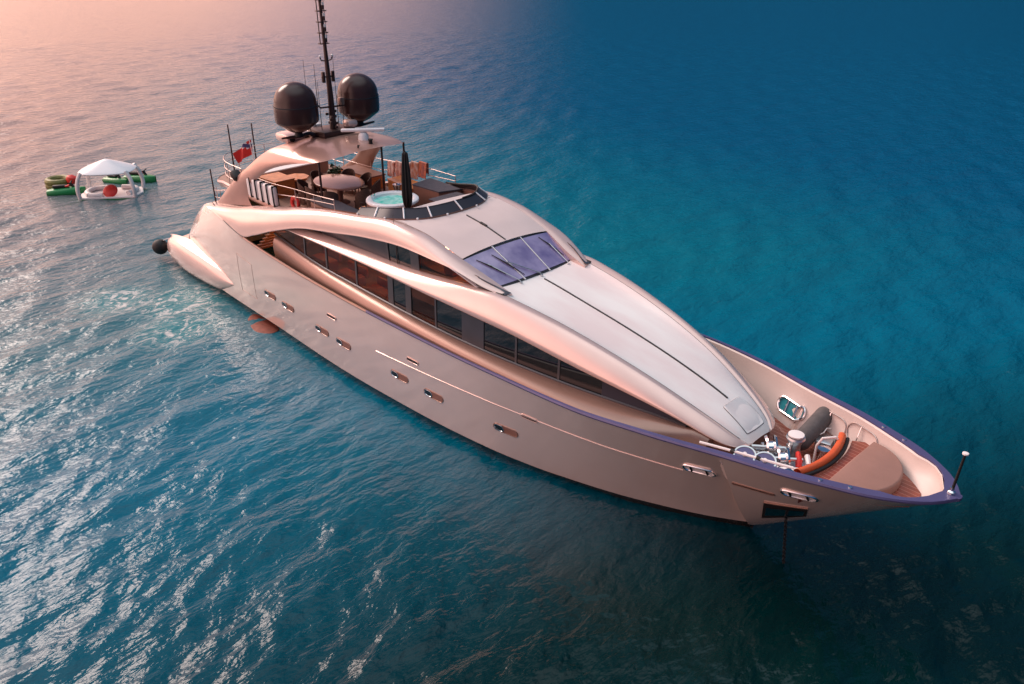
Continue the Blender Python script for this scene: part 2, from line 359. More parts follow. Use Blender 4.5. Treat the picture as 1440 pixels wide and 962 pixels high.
# ---------------------------------------------------------------- superstructure lines
yb = T([(-22,3.15),(-20,3.13),(-16,3.06),(-12,3.0),(-9,2.85),(-7,2.65),(-5,2.38),(-3,1.98),(-1.5,1.58),(-.6,1.25),(-.3,1.02),(-.2,.88),(-.12,.68)])
zl = T([(-22,4.86),(-19,4.88),(-15,4.88),(-11.2,4.78),(-8,4.62),(-5.2,4.26),(-2.9,3.86),(-1.9,3.62),(-1.3,3.42),(-.5,3.15),(-.12,3.05)])
zr = T([(-22,5.0),(-20,5.05),(-18,5.12),(-15.5,5.16),(-13,5.20),(-11.2,5.30),(-9.8,5.40),(-8.7,5.42),(-7.7,5.33),(-6.5,5.17),(-5.5,4.99),(-3.2,4.42),(-1.1,3.62),(-.5,3.32),(-.25,3.17),(-.12,3.07)])
yr = T([(-22,2.85),(-18,2.72),(-13,2.60),(-10.2,2.46),(-7.7,2.25),(-6.5,2.1),(-3.2,1.6),(-1.1,1.08),(-.4,.82),(-.12,.6)])
zc = T([(-22,5.2),(-9.3,5.36),(-8.62,5.29),(-6.56,4.98),(-4.52,4.63),(-2.9,4.28),(-1.25,3.8),(-.5,3.46),(-.25,3.24),(-.12,3.08)])
def deck_sec(x):
    Y, Zl, Zr, Yr, Zc = yb(x), zl(x), zr(x), yr(x), zc(x)
    if x < -9.2: Zc = Zr - .05
    P = [(x,0,Zc),(x,-.35*Yr,Zc-.005),(x,-.72*Yr,Zc+(Zr-Zc)*.35-.03),(x,-.86*Yr,Zr-.035),(x,-Yr,Zr),(x,-(Yr+.55*(Y-Yr)),Zr-.30*(Zr-Zl)),(x,-(Y-.02),Zr-.68*(Zr-Zl)),(x,-Y,Zl+.05*(Zr-Zl)+.02),(x,-(Y-.04),Zl-.01)]
    return crom(P, 4)
xs_ = np.concatenate([np.linspace(-21.6, -1.2, 90), np.linspace(-1.15, -.3, 16), np.linspace(-.27, -.12, 6)])
secs = np.array([deck_sec(x) for x in xs_])
# hood (nearly flat centre) separated from the rolled brow so each keeps its own finish
k0 = 12
fore = [i for i, x in enumerate(xs_) if x >= -9.35]
hb = MB(); G = secs[fore][:, :k0 + 1]; hb.grid(G); hb.grid(mirror(G)); hb.build('coachroof', M['hood'], yacht, sharp=45)
b_ = MB(); G = secs[:, k0:]; b_.grid(G)
und = np.array([[s[-1], s[-1] + np.array([0, .22, .03])] for s in secs]); b_.grid(und); b_.grid(mirror(G)); b_.grid(mirror(und))
b_.build('brow', M['shell'], yacht, sharp=40)
MB().grid(np.stack([np.stack([s[-1] + np.array([-.10, .12, .02]) for s in secs[40:]]), np.stack([s[-1]*np.array([1,1,0]) + np.array([-.16, .2, 2.55]) for s in secs[40:]])], 1)).grid(mirror(np.stack([np.stack([s[-1] + np.array([-.10, .12, .02]) for s in secs[40:]]), np.stack([s[-1]*np.array([1,1,0]) + np.array([-.16, .2, 2.55]) for s in secs[40:]])], 1))).grid([[(-.24, y, z) for y in np.linspace(-.75, .75, 5)] for z in (2.55, 3.09)]).build('coachroof_base', M['brown'], yacht)
for sg in (-1, 1):
    MB().tube([tuple(secs[i][k0] * np.array([1, sg, 1]) + np.array([0, 0, .002])) for i in fore if xs_[i] < -.3], .008, 4).build('roof_edge_seam', M['frame'], yacht)
# centre seam and hatch on the coachroof
def top_z(x, y): 
    s = deck_sec(x); return float(np.interp(abs(y), -s[:, 1][:k0+5], s[:, 2][:k0+5]))
MB().tube([(x, 0, top_z(x, 0) + .012) for x in np.linspace(-8.6, -1.3, 40)], .028, 6).build('centre_seam', M['seam'], yacht)
ht = [(-1.22,-.28),(-1.22,.28),(-.52,.28),(-.52,-.28)]
ht = [(x, y) for x, y in crom([(-1.10,-.42),(-1.16,-.34),(-1.16,0),(-1.16,.34),(-1.10,.42),(-.7,.45),(-.36,.44),(-.30,.36),(-.28,0),(-.30,-.36),(-.36,-.44),(-.7,-.45)], 3, True)]
MB().prism(ht, lambda x, y: top_z(x, y) - .05, lambda x, y: top_z(x, y) + .025, .012).build('deck_hatch', M['hood'], yacht)
MB().tube([(x, y, top_z(x, y) + .006) for x, y in ht], .014, 5, closed=True).build('hatch_seam', M['frame'], yacht)
# ---------------------------------------------------------------- main-deck windows and bronze side
zw = T([(-21.2,4.45),(-20.2,4.28),(-19,4.08),(-17.5,3.9),(-15.3,3.79),(-12.8,3.69),(-9.2,3.57),(-6.2,3.53),(-4,3.52),(-2.6,3.49),(-1.6,3.42)])
def ywi(x): return yb(x) - .14
def band(x, k, off=0):   # k 0 bottom .. 1 top
    z0, z1 = zw(x), max(zl(x) + .03, zw(x) + .01); return np.array([x, -(ywi(x) - .03 * k + off), z0 + (z1 - z0) * k])
def pane_mesh(x0, x1, off, inset=0.0, th=.02, n=6, k0=.0, k1=1.0):
    xs2 = np.linspace(x0 + inset, x1 - inset, n); ov = .10
    a = np.array([[band(x, k, off) for k in np.linspace(k0 + (inset * 1.2 if inset else 0), k1, 4)] for x in xs2])
    b = a + np.array([0, th, 0]); g = MB().grid(a); g.grid(b)
    g.grid([a[0], b[0]]); g.grid([a[-1], b[-1]]); g.grid(np.stack([a[:, 0], b[:, 0]], 1)); g.grid(np.stack([a[:, -1], b[:, -1]], 1)); return g
def glassmat():
    m = bpy.data.materials.new('smoked_see_through_glass'); m.use_nodes = True; t = m.node_tree; t.nodes.clear()
    o = t.nodes.new('ShaderNodeOutputMaterial'); mx = t.nodes.new('ShaderNodeMixShader'); tr = t.nodes.new('ShaderNodeBsdfTransparent'); gl = t.nodes.new('ShaderNodeBsdfGlossy')
    tr.inputs[0].default_value = (.55, .46, .40, 1); gl.inputs['Roughness'].default_value = .05; fr0 = t.nodes.new('ShaderNodeLayerWeight'); fr0.inputs[0].default_value = .5; fr1 = t.nodes.new('ShaderNodeMath'); fr1.operation = 'POWER'; fr1.inputs[1].default_value = 4; t.links.new(fr0.outputs['Facing'], fr1.inputs[0]); fr = t.nodes.new('ShaderNodeMath'); fr.operation = 'MULTIPLY_ADD'; fr.inputs[1].default_value = .6; fr.inputs[2].default_value = .03; t.links.new(fr1.outputs[0], fr.inputs[0])
    t.links.new(fr.outputs[0], mx.inputs[0]); t.links.new(tr.outputs[0], mx.inputs[1]); t.links.new(gl.outputs[0], mx.inputs[2]); t.links.new(mx.outputs[0], o.inputs[0]); return m
M['see'] = glassmat()
bounds = [(-21.1,-18.94,'see'),(-18.86,-17.44,'see'),(-17.34,-15.48,'see'),(-15.38,-13.5,'see'),(-13.2,-12.5,'glass'),(-12.2,-10.96,'see'),(-10.88,-9.65,'glass'),(-8.66,-7.36,'glass'),(-7.28,-5.72,'glass'),(-5.64,-4.18,'glass')]
for sg in (1, -1):
    for x0, x1, mm in bounds:
        g = pane_mesh(x0, x1, .0, 0.0)
        if sg < 0: g.V = [(a, -b, c) for a, b, c in g.V]
        wf = g.build('window', M[mm], yacht, sharp=30)
    # mullions, sill and grey panels
    for x0, x1, mm in [(-18.94,-18.86,'frame'),(-17.44,-17.34,'frame'),(-15.48,-15.38,'frame'),(-13.5,-13.2,'frame'),(-12.5,-12.2,'frame'),(-10.96,-10.88,'frame'),(-9.65,-8.66,'grey'),(-7.36,-7.28,'frame'),(-5.72,-5.64,'frame'),(-4.18,-1.6,'dgrey')]:
        g = pane_mesh(x0, x1, .025, 0.0, .05, 12 if x1 - x0 > 1 else 2)
        if sg < 0: g.V = [(a, -b, c) for a, b, c in g.V]
        g.build('window_post' if mm == 'frame' else 'grey_panel', M['tint' if mm == 'dgrey' else mm], yacht, smooth=x1 - x0 > 1)
    pts = [band(x, 0, .03) * np.array([1, sg, 1]) for x in np.linspace(-21.1, -1.6, 70)]
    MB().tube(pts, .045, 6).build('window_sill', M['frame'], yacht)
    rows = []
    for x in np.linspace(-20.9, -.9, 90):
        y0 = yb(x) - .12; z0 = min(zw(x), zl(x)) - .02; yo = max(ys(x) - capw(x) - .06 - .1 * min(1, max(0, (-x - 12) / 6)), y0 + .12); yo = y0 + (yo - y0) * min(1, max(.25, (-.7 - x) / 2.2)) ; d = yo - y0
        rows.append(crom([(x, -sg*y0, z0 + .0), (x, -sg*(y0 + .35*d), z0 - .0), (x, -sg*(y0 + .8*d), z0 - .14), (x, -sg*min(yo, inner(x, z0 - .45) - .05), z0 - .45), (x, -sg*min(yo - .05, inner(x, max(z0 - .95, 2.6)) - .08), max(z0 - .95, 2.6)), (x, -sg*min(yo - .08, inner(x, 2.58) - .10), 2.58)], 4))
    MB().grid(rows).build('house_side', M['bronze'], yacht, sharp=60)
    for q_ in (0, -1): MB().grid([rows[q_], rows[q_] * np.array([1, .7, 1])]).build('house_end', M['bronze'], yacht)
# saloon seen through the side glass
MB().box((-15.6, 0, 3.08), (10.8, 5.2, .08), 0).build('saloon_floor', M['wood'], yacht)
MB().box((-15.6, 0, 4.98), (11.5, 5.4, .06), 0).build('saloon_ceiling', M['brown'], yacht)
MB().box((-15.6, .0, 4.0), (10.6, .12, 1.9), 0).build('saloon_bulkhead', M['wood'], yacht)
for sg in (-1, 1):
    for x in (-18.2, -16.4, -14.5, -11.6):
        g = MB().box((x, sg * 2.55, zw(x) - .12), (1.25, .5, .42), .06).box((x, sg * 2.2, zw(x) + .15), (1.25, .14, .4), .05); g.build('saloon_bench', M['orange'] if x < -12 else M['wood'], yacht)
MB().box((-10.2, 0, 4.0), (.1, 5.2, 2.0), 0).build('saloon_bulkhead', M['dark'], yacht)
MB().box((-21.0, 0, 3.8), (.1, 5.0, 2.2), 0).build('saloon_aft_wall', M['wood'], yacht)
MB().box((-21.08, -1.7, 3.75), (.06, .9, 1.9), .01).build('aft_door', M['glass'], yacht)
g = MB()
for i in range(6): g.box((-22.2 - .28 * i, -2.3, 3.0 + .22 * (5 - i)), (.3, .9, .05), .01)
g.build('deck_stair', M['wood'], yacht)
M['fill_glow'] = mat('warm_fill_glow', (.9,.7,.5), .5, emit=((1.0, .66, .34), 8.5))  # glowing ceiling strips, added to brighten the interiors behind the glass
for x in (-19.0, -17.2, -15.4, -13.4, -11.6):
    for sg in (-1, 1): MB().box((x, sg*2.0, 4.93), (.9, .3, .03), 0).build('ceiling_fill_glow', M['fill_glow'], yacht)
MB().box((-22.3, 0, 4.9), (.5, 3.2, .03), 0).build('ceiling_fill_glow', M['fill_glow'], yacht)
# ---------------------------------------------------------------- upper shell arch with wheelhouse windows
aU_y = T([(-27.2,2.55),(-24,2.72),(-20,2.66),(-17,2.56),(-14.2,2.42),(-12.4,2.3),(-10.6,2.20),(-9.0,1.96),(-8.3,1.92)])
aU_z = T([(-27.2,4.24),(-25,4.62),(-23,5.08),(-21,5.50),(-18.5,6.0),(-16,6.34),(-13.6,6.6),(-12.4,6.52),(-10.6,6.08),(-9.0,5.56),(-8.3,5.36)])
aL_y = T([(-27.2,3.1),(-25,3.32),(-23.2,3.47),(-21.5,3.42),(-19,3.18),(-17,2.98),(-14,2.82),(-12.6,2.76),(-10.6,2.62),(-9.3,2.36),(-8.3,1.99)])
aL_z = T([(-27.2,4.22),(-25,4.0),(-23.2,3.86),(-22.2,4.15),(-20.6,4.72),(-18.6,5.28),(-17,5.50),(-14.6,5.86),(-12.6,6.02),(-10.6,5.92),(-9.5,5.70),(-8.3,5.34)])
rows = []
for x in np.linspace(-27.2, -8.35, 96):
    yu, zu, yl_, z_l = aU_y(x), aU_z(x), aL_y(x), min(aL_z(x), aU_z(x) - .06); dz = zu - z_l
    rows.append([np.array([x, -(yu - .22), zu - .45])] + list(crom([(x, -(yu - .20), zu - .03), (x, -yu, zu), (x, -(yu + .45*(yl_-yu)), zu - .10*dz), (x, -(yu + .85*(yl_-yu)), zu - .42*dz), (x, -yl_, z_l + .12*dz), (x, -(yl_ - .01), z_l), (x, -(yl_ - .28), z_l + .02)], 4)))
rows.append([np.array(rows[-1]).mean(0)] * len(rows[-1]))
MB().grid(mirror(rows)).build('upper_arch', M['shell'], yacht, sharp=45); g = MB().grid(rows); g.build('upper_arch', M['shell'], yacht, sharp=45)
for sg in (-1, 1): MB().tube([(x, sg*(aft_top(x) + .01), zs(x) + .02) for x in np.linspace(-27.3, -23.1, 20)], .022, 5).build('shell_seam', M['seam'], yacht)
# wheelhouse side glass under the arch
ug_z0 = T([(-18,5.10),(-16,5.12),(-13,5.17),(-11.2,5.27),(-9.8,5.37),(-8.3,5.40)]); ug_y0 = T([(-18,2.62),(-13,2.50),(-10.2,2.34),(-8.3,2.02)])
def ug(x, k, off=0):
    z1 = aL_z(x) + .03; y1 = aL_y(x) - .24; return np.array([x, -(ug_y0(x) + (y1 - ug_y0(x)) * k + off), ug_z0(x) + (max(z1, ug_z0(x) + .01) - ug_z0(x)) * k])
def ugm(x0, x1, off, th):
    a = np.array([[ug(x, k, off) for k in np.linspace(0, 1, 4)] for x in np.linspace(x0, x1, 10)]); b = a + np.array([0, th, 0]); g = MB().grid(a).grid(b)
    g.grid([a[0], b[0]]); g.grid([a[-1], b[-1]]); g.grid(np.stack([a[:, 0], b[:, 0]], 1)); g.grid(np.stack([a[:, -1], b[:, -1]], 1)); return g
for sg in (1, -1):
    for x0, x1, off, mm, nm in [(-18,-13.85,0,'grey','grey_panel'),(-13.8,-12.55,.0,'glass','wheelhouse_window'),(-12.15,-9.45,0,'see','wheelhouse_window'),(-13.87,-13.78,.03,'frame','window_post'),(-12.57,-12.13,.03,'frame','window_post'),(-9.47,-8.35,.02,'grey','grey_panel')]:
        g = ugm(x0, x1, off, .03)
        if sg < 0: g.V = [(a, -b, c) for a, b, c in g.V]
        g.build(nm, M[mm], yacht, sharp=30)
    MB().tube([ug(x, 0, .03) * np.array([1, sg, 1]) for x in np.linspace(-17, -8.4, 30)], .035, 6).build('window_sill', M['black'], yacht)
MB().box((-11.8, 0, 5.1), (4.8, 3.8, .06), 0).build('wheelhouse_floor', M['wood'], yacht)
MB().box((-13.6, 0, 5.9), (.1, 4.2, 1.1), 0).build('wheelhouse_aft_wall', M['wood'], yacht)
g = MB()
for y in (-1.3, -.4, .6): MB().box((-11.3, y*1.3, 5.4), (.5, .5, .5), .08).box((-11.55, y*1.3, 5.7), (.1, .5, .5), .05).build('helm_seat', M['orange'], yacht)
MB().box((-11.3, -1.4, 5.86), (1.4, .25, .03), 0).build('ceiling_fill_glow', M['fill_glow'], yacht)
MB().box((-10.2, 0, 5.52), (.6, 3.2, .3), .05).build('helm_console', M['brown'], yacht)
# wheelhouse roof
def roof_z(x, y):
    zc_ = np.interp(x, [-14.5, -12.55, -11.5, -10.45], [6.62, 6.57, 6.42, 6.16]); ye = aU_y(x) - .2; ze = aU_z(x)
    return zc_ + (ze - .02 - zc_) * (abs(y) / ye) ** 2.2
rows = [[(x, y, roof_z(x, y)) for y in np.linspace(-1, 1, 21) * (aU_y(x) - .2)] for x in np.linspace(-14.4, -10.45, 24)]
MB().grid(rows).build('wheelhouse_roof', M['roof'], yacht)
MB().tube([(x, 0, roof_z(x, 0) + .01) for x in np.linspace(-12.5, -10.5, 12)], .028, 6).build('roof_seam', M['seam'], yacht)
MB().tube([(x, 0, roof_z(x, 0) + .02) for x in np.linspace(-11.75, -11.45, 4)], .05, 6).build('roof_fitting', M['black'], yacht)
# windscreen
BL, BR, TL, TR = [np.array(p) for p in ((-9.03,-1.88,5.33), (-9.03,1.88,5.33), (-10.5,-2.16,5.99), (-10.5,2.16,5.99))]
def ws(u, v, off=0):     # u 0..1 starboard to port, v 0..1 bottom to top, bowed forward and up
    p = (BL * (1-u) + BR * u) * (1-v) + (TL * (1-u) + TR * u) * v; c = 4 * u * (1 - u); n_ = np.array([.41, 0, .91])
    return p + np.array([.14, 0, .03]) * c * (1 - v) + np.array([.05, 0, .14]) * c * v + n_ * off
def wsm(u0, u1, v0, v1, off, th, n=12, k=6):
    a = np.array([[ws(u, v, off) for v in np.linspace(v0, v1, k)] for u in np.linspace(u0, u1, n)]); b = a - np.array([.41, 0, .91]) * th; g = MB().grid(a).grid(b)
    g.grid([a[0], b[0]]); g.grid([a[-1], b[-1]]); g.grid(np.stack([a[:, 0], b[:, 0]], 1)); g.grid(np.stack([a[:, -1], b[:, -1]], 1)); return g
wsm(-.09, 1.09, -.26, 1.16, -.035, .03, 20, 8).build('windscreen_surround', M['white'], yacht)
wsm(.0, 1.0, .0, 1.0, -.012, .02, 20).build('windscreen_frame', M['seam'], yacht)
for u0, u1 in ((.02, .335), (.355, .645), (.665, .98)):
    wsm(u0, u1, .05, .95, .004, .012).build('windscreen_pane', M['sky_sheen'], yacht)
for u in (.345, .655): wsm(u - .005, u + .005, .0, 1.0, .012, .03, 2).build('windscreen_post', M['white'], yacht)
for u, (u1, v1), (a0, a1) in ((.27, (.16, .62), ((.12, .82), (.22, .25))), (.52, (.33, .50), ((.27, .80), (.37, .10))), (.90, (.87, .6), ((.82, .86), (.93, .2)))):
    wp = MB().tube([ws(u, -.06, .03), ws(u, .0, .06), ws(u1, v1, .06)], .018, 6).lathe([(.0, 0), (.05, 0), (.05, .05), (.0, .06)], tuple(ws(u, -.06, 0)), 10).build('wiper', M['steel'], yacht)
    MB().tube([ws(a0[0], a0[1], .03), ws((a0[0]+a1[0])/2, (a0[1]+a1[1])/2, .045), ws(a1[0], a1[1], .03)], [.012, .03, .012], 6).build('wiper_blade', M['black'], wp)
# ---------------------------------------------------------------- hull fittings
def on_hull(x, z, off=0, sg=-1): return np.array([x, sg * (hull_y(x, z) + off), z])
def slot(x, z, ln, h, sg=-1, dz=0.0):
    """stadium outline lying on the topsides"""
    pts = []
    for a in np.linspace(-90, 90, 9): pts.append((ln/2 - h/2 + h/2*math.cos(R(a)), h/2*math.sin(R(a))))
    for a in np.linspace(90, 270, 9): pts.append((-ln/2 + h/2 + h/2*math.cos(R(a)), h/2*math.sin(R(a))))
    return pts
def hull_slot(name, x, z, ln, h, m1, rim=None, sg=-1, off=.012, slope=0):
    pts = slot(x, z, ln, h); c = on_hull(x, z, off, sg)
    V = [on_hull(x + px, z + pz + slope*px, off, sg) for px, pz in pts]
    g = MB().add([c] + V, [(0, i + 1, (i + 1) % len(V) + 1) for i in range(len(V))]); o = g.build(name, m1, yacht)
    if rim: MB().tube([on_hull(x + px, z + pz + slope*px, off + .004, sg) for px, pz in pts], .014 if h < .3 else .02, 5, closed=True).build('rim', rim, o)
    return o
for sg in (-1, 1):
    for x, z in ((-21.2,1.80),(-19.7,1.76),(-17.1,1.61),(-15.6,1.58),(-12.2,1.51),(-10.4,1.45),(-7.15,1.43)):
        p = hull_slot('porthole', x, z, .95, .26, M['brown'], M['bronze'], sg)
        hull_slot('pane', x - .25, z, .36, .22, M['glass'], M['chrome'], sg, .02).parent = p
    for x, z in ((-16.3,2.47),(-11.4,2.42),(-6.1,2.34)): hull_slot('hull_vent', x, z, .62, .13, M['dark'], M['shell'], sg)
    MB().tube([on_hull(x, z, .0, sg) for x, z in zip(np.linspace(-13.5, -1.2, 50), np.interp(np.linspace(-13.5, -1.2, 50), [-13.5,-7,-4,-1.2], [2.05,2.33,2.42,2.40]))], .022, 5).build('rubbing_strip', M['shell'], yacht)
    hull_slot('mooring_slot', .72, 2.58, 1.05, .08, M['dark'], M['bronze'], sg, .015)
# ---------------------------------------------------------------- sundeck
xdk = np.linspace(-27.6, -13.0, 50)
def sd_y(x): return min(aU_y(max(x, -27.2)) - .12, 2.62) if x > -26.5 else 2.45 * math.sqrt(max(0, 1 - ((-26.5 - x) / 1.35) ** 2)) + .15
MB().grid([[(x, y, 5.42) for y in np.linspace(-1, 1, 9) * (sd_y(x) - (.15 if x > -15 else 0))] for x in xdk]).build('sundeck_floor', M['teak2'], yacht)
rows = [[(x, sg_y, z) for sg_y, z in ((-sd_y(x), 5.44), (-sd_y(x) - .06, 5.36), (-sd_y(x) + .1, 5.1), (0, 4.95), (sd_y(x) - .1, 5.1), (sd_y(x) + .06, 5.36), (sd_y(x), 5.44))] for x in np.linspace(-27.75, -21, 26)]
MB().grid(rows).build('sundeck_overhang', M['shell'], yacht)
for sg in (-1, 1):     # inner coaming under the arch top edge
    MB().grid([[(x, sg*(aU_y(x) - .24), aU_z(x) - .01), (x, sg*(aU_y(x) - .3), 5.40)] for x in np.linspace(-20.8, -13.2, 30)]).build('coaming', M['brown'], yacht)
# raked windbreak: base curve on the roof, top further aft
wbase = crom([(-18.0,-2.50,6.12),(-16.4,-2.48,6.32),(-15.0,-2.42,6.48),(-13.9,-2.22,6.62),(-13.2,-1.5,6.63),(-12.95,-.6,6.64),(-12.95,.6,6.64),(-13.2,1.5,6.63),(-13.9,2.22,6.62),(-15.0,2.42,6.48),(-16.4,2.48,6.32)], 5)
def wtop(p):
    d = np.array([p[0] + 16.2, p[1], 0]); d /= np.linalg.norm(d); h = min(1, max(.05, (p[0] + 18.0) / 3)); h2 = np.interp(p[0], [-18, -14], [.08, .25])
    return p - d * .37 * h + np.array([0, 0, h2])
wt = np.array([wtop(p) for p in wbase]); n_ = len(wbase)
cuts = [7, 11, 17, 22, 28, 35, n_ - 1]
for a, b in zip(cuts[:-1], cuts[1:]):
    P = np.array([[wbase[i] * (1-k) + wt[i] * k for k in (0, .5, 1)] for i in range(a, b + 1)]); Q = P + np.array([-.02, 0, -.02])
    MB().grid(P).grid(Q).grid(np.stack([P[:, -1], Q[:, -1]], 1)).build('windbreak_panel', M['tint'], yacht)
for i in cuts[1:-1] + [39]:
    MB().tube([wbase[i] + np.array([.03, 0, .02]), wt[i] + np.array([0.01, 0, .03])], .032, 6).build('windbreak_post', M['white'], yacht)
MB().tube(wt[30:] + np.array([0, 0, .02]), .04, 6).build('windbreak_trim', M['black'], yacht)
MB().tube(wt[7:31] + np.array([0, 0, .01]), .015, 6).build('windbreak_trim', M['tint'], yacht)
MB().grid([[p + np.array([0, 0, .0]), (p[0] - .10, p[1] * .95, 5.42)] for p in wbase]).build('coaming', M['brown'], yacht)
for i in range(7, 44, 6): MB().box(wbase[i] + np.array([.12, 0, .03]), (.06, .06, .06), .01).build('windbreak_foot', M['white'], yacht)
# hot tub
ct = (-16.35, -.42)
tb = empty('hot_tub', (ct[0], ct[1], 5.42)); tb.parent = yacht
MB().lathe([(.92,0),(.98,.3),(1.0,.85),(.98,.93)], (0,0,0), 48, caps=False).build('tub_side', M['bronze'], tb)
MB().lathe([(.985,.88),(1.02,.94),(1.0,1.0),(.94,1.03),(.80,1.02),(.76,.99),(.72,.80),(.5,.45),(0,.4)], (0,0,0), 48, caps=False).build('tub_rim', M['white'], tb)
wm = mat('bubbling_tub_water', (0.10, 0.75, 0.60), 0.12, 0, vscale=4, col2=(0.50, 0.95, 0.85), bump=1.0, bscale=7)
MB().lathe([(0,.90),(.4,.905),(.745,.90)], (0,0,0), 40).build('tub_water', wm, tb)
g = MB(); g.lathe([(0,1.04),(.05,1.04),(.05,1.1),(0,1.11)], (-.72,-.35,0), 10).lathe([(0,1.04),(.04,1.04),(.04,1.12),(0,1.13)], (-.60,-.55,0), 10).build('tub_control', M['chrome'], tb)
st = crom([(-17.3,-1.35),(-16.6,-1.62),(-15.8,-1.55),(-15.25,-1.2),(-15.0,-.7)], 5)
MB().grid([[(x, y, 5.45), (x, y, 6.02), (x - .0, y + .28, 6.05), (x, y + .3, 5.45)] for x, y in st]).build('tub_step', M['wood'], yacht)
# hardtop wing with its two legs
hs = [(( -18.75,2.0,7.62),(-20.9,2.15,7.62)),((-18.35,1.5,7.86),(-21.15,1.6,7.88)),((-18.0,.5,7.98),(-21.4,.5,8.02)),((-17.95,-.5,7.98),(-21.4,-.5,8.02)),((-18.1,-1.5,7.88),(-21.5,-1.6,7.88))]
leg = [((-18.5,-2.25,7.72),(-21.9,-2.25,7.66)),((-20.0,-2.52,7.42),(-22.6,-2.50,7.25)),((-21.6,-2.62,6.92),(-23.6,-2.60,6.62)),((-22.7,-2.66,6.32),(-24.6,-2.66,6.02)),((-23.4,-2.66,5.86),(-25.5,-2.68,5.40)),((-23.8,-2.66,5.30),(-26.3,-2.70,4.80)),((-23.6,-2.66,4.95),(-26.9,-2.70,4.36))]
def wing(pairs, th0=.14, n=4, m_=8):
    A = crom([p[0] for p in pairs], n); B = crom([p[1] for p in pairs], n); rows = []
    C_ = np.array([(A[i] + B[i]) / 2 for i in range(len(A))])
    for i in range(len(A)):
        tan = C_[min(i + 1, len(A) - 1)] - C_[max(i - 1, 0)]; ch = B[i] - A[i]; nrm = np.cross(ch, tan); nrm /= np.linalg.norm(nrm)
        if nrm[2] < -1e-3 and abs(nrm[2]) > .2: nrm = -nrm
        if i and np.dot(nrm, prev) < 0: nrm = -nrm
        prev = nrm; up, lo = [], []
        for k in np.linspace(0, 1, m_ + 1):
            t = th0 * (math.sin(math.pi * k) ** .5) * .5; q = A[i] + ch * k; up.append(q + nrm * t); lo.append(q - nrm * t)
        rows.append(up + lo[::-1][1:-1])
    return rows
sp = [((a[0], a[1], a[2]), b) for a, b in leg]
full = [((-19.75,2.24,7.66),(-20.05,2.25,7.66)),((-19.0,2.1,7.72),(-20.75,2.15,7.70)),((-18.55,1.85,7.79),(-21.15,1.9,7.78)),((-18.25,1.5,7.86),(-21.4,1.6,7.88)),((-17.97,.5,7.98),(-21.4,.5,8.02)),((-17.97,-.5,7.98),(-21.4,-.5,8.02)),((-18.1,-1.5,7.88),(-21.5,-1.6,7.88))] + leg
rw = wing(full, .16); MB().grid(rw, cv=True).build('hardtop', M['htop'], yacht, sharp=60)
pleg = [((-18.9,1.75,7.74),(-21.3,1.75,7.74)),((-20.2,2.1,7.35),(-21.9,2.1,7.2)),((-21.2,2.4,6.8),(-22.8,2.4,6.5)),((-21.9,2.6,6.2),(-23.8,2.6,5.9)),((-22.3,2.66,5.5),(-25.2,2.68,5.2)),((-22.4,2.66,5.1),(-26.3,2.70,4.8))]
MB().grid(wing(pleg, .2), cv=True).build('hardtop_leg', M['bronze'], yacht, sharp=60)
for x, y, zt_ in ((-18.9,-1.95,7.8),(-18.35,.62,7.92),(-18.6,1.9,7.8)): MB().tube([(x, y, 5.42), (x, y, zt_)], .045, 8).build('hardtop_post', M['mast'], yacht)
MB().box((-24.7, -2.62, 6.05), (.5, .42, .3), .1, ry=.5).build('floodlight', M['black'], yacht)
# equipment on the hardtop
g = MB().box((-21.9, -.9, 8.0), (1.0, 1.8, .35), .12); g.build('equipment_fairing', M['shell'], yacht)
for y in (-1.6, -.9): MB().lathe([(0,0),(.11,0),(.13,.05),(.05,.08),(0,.08)], (-21.38, y, 8.02), 14, axis=(1,0,.2)).build('speaker', M['black'], yacht)
MB().box((-21.9, -.2, 8.25), (.5, .45, .25), .04).build('equipment_box', M['white'], yacht)
rd = empty('radar', (-19.15, .35, 8.03)); rd.parent = yacht
MB().lathe([(0,0),(.22,0),(.20,.2),(.14,.32),(0,.34)], (0,0,0), 20).build('pedestal', M['white'], rd)
MB().box((0, 0, .42), (.22, 1.75, .12), .05, rz=R(-38)).build('scanner', M['white'], rd)
MB().lathe([(0,0),(.09,0),(.07,.12),(.10,.2),(0,.22)], (-18.45, .2, 8.03), 12).build('camera_dome', M['black'], yacht)
MB().tube([(-18.3,-.5,8.02),(-18.3,-.5,8.12),(-18.15,-.55,8.14)], .03, 6).build('horn', M['black'], yacht)
g = MB().box((-20.9, 0, 8.2), (1.25, 1.5, .22), .04); g.build('mast_base', M['mast'], yacht)
prof = [(.0,-1.04),(.24,-1.02),(.45,-.92),(.80,-.66),(.855,-.58),(.865,-.4),(.865,-.1),(.85,.05),(.83,.12)] + [(.83 * math.cos(R(a)), .12 + .80 * math.sin(R(a))) for a in range(8, 91, 8)] + [(0, .92)]
for sg in (-1, 1):
    cx, cy, cz = -21.0, 1.47 * sg, 9.38
    d = MB().lathe(prof, (cx, cy, cz), 48).build('satellite_dome', M['dome'], yacht, sharp=25)
    MB().lathe([(.862,.0),(.868,.02),(.862,.04)], (cx, cy, cz), 48).build('dome_seam', M['seam'], d)
    MB().lathe([(.0,-1.2),(.22,-1.2),(.15,-1.1),(.15,-.98),(0,-.98)], (cx, cy, cz), 20).build('dome_foot', M['black'], d)
    MB().tube([(cx-.05, cy + .75*sg, 8.2), (cx, cy, 8.17), (cx, cy - .45*sg, 8.22), (cx + .02, cy - .75*sg, 8.05), (cx+.05, cy - .9*sg, 7.95)], [.04,.07,.09,.14,.16], 8).build('dome_bracket', M['mast'], d)
mo = MB().tube([(-20.75,0,8.0),(-20.75,0,9.6),(-20.8,0,11.4),(-20.9,0,14.0)], [.15,.12,.075,.055], 10).build('mast', M['mast'], yacht)
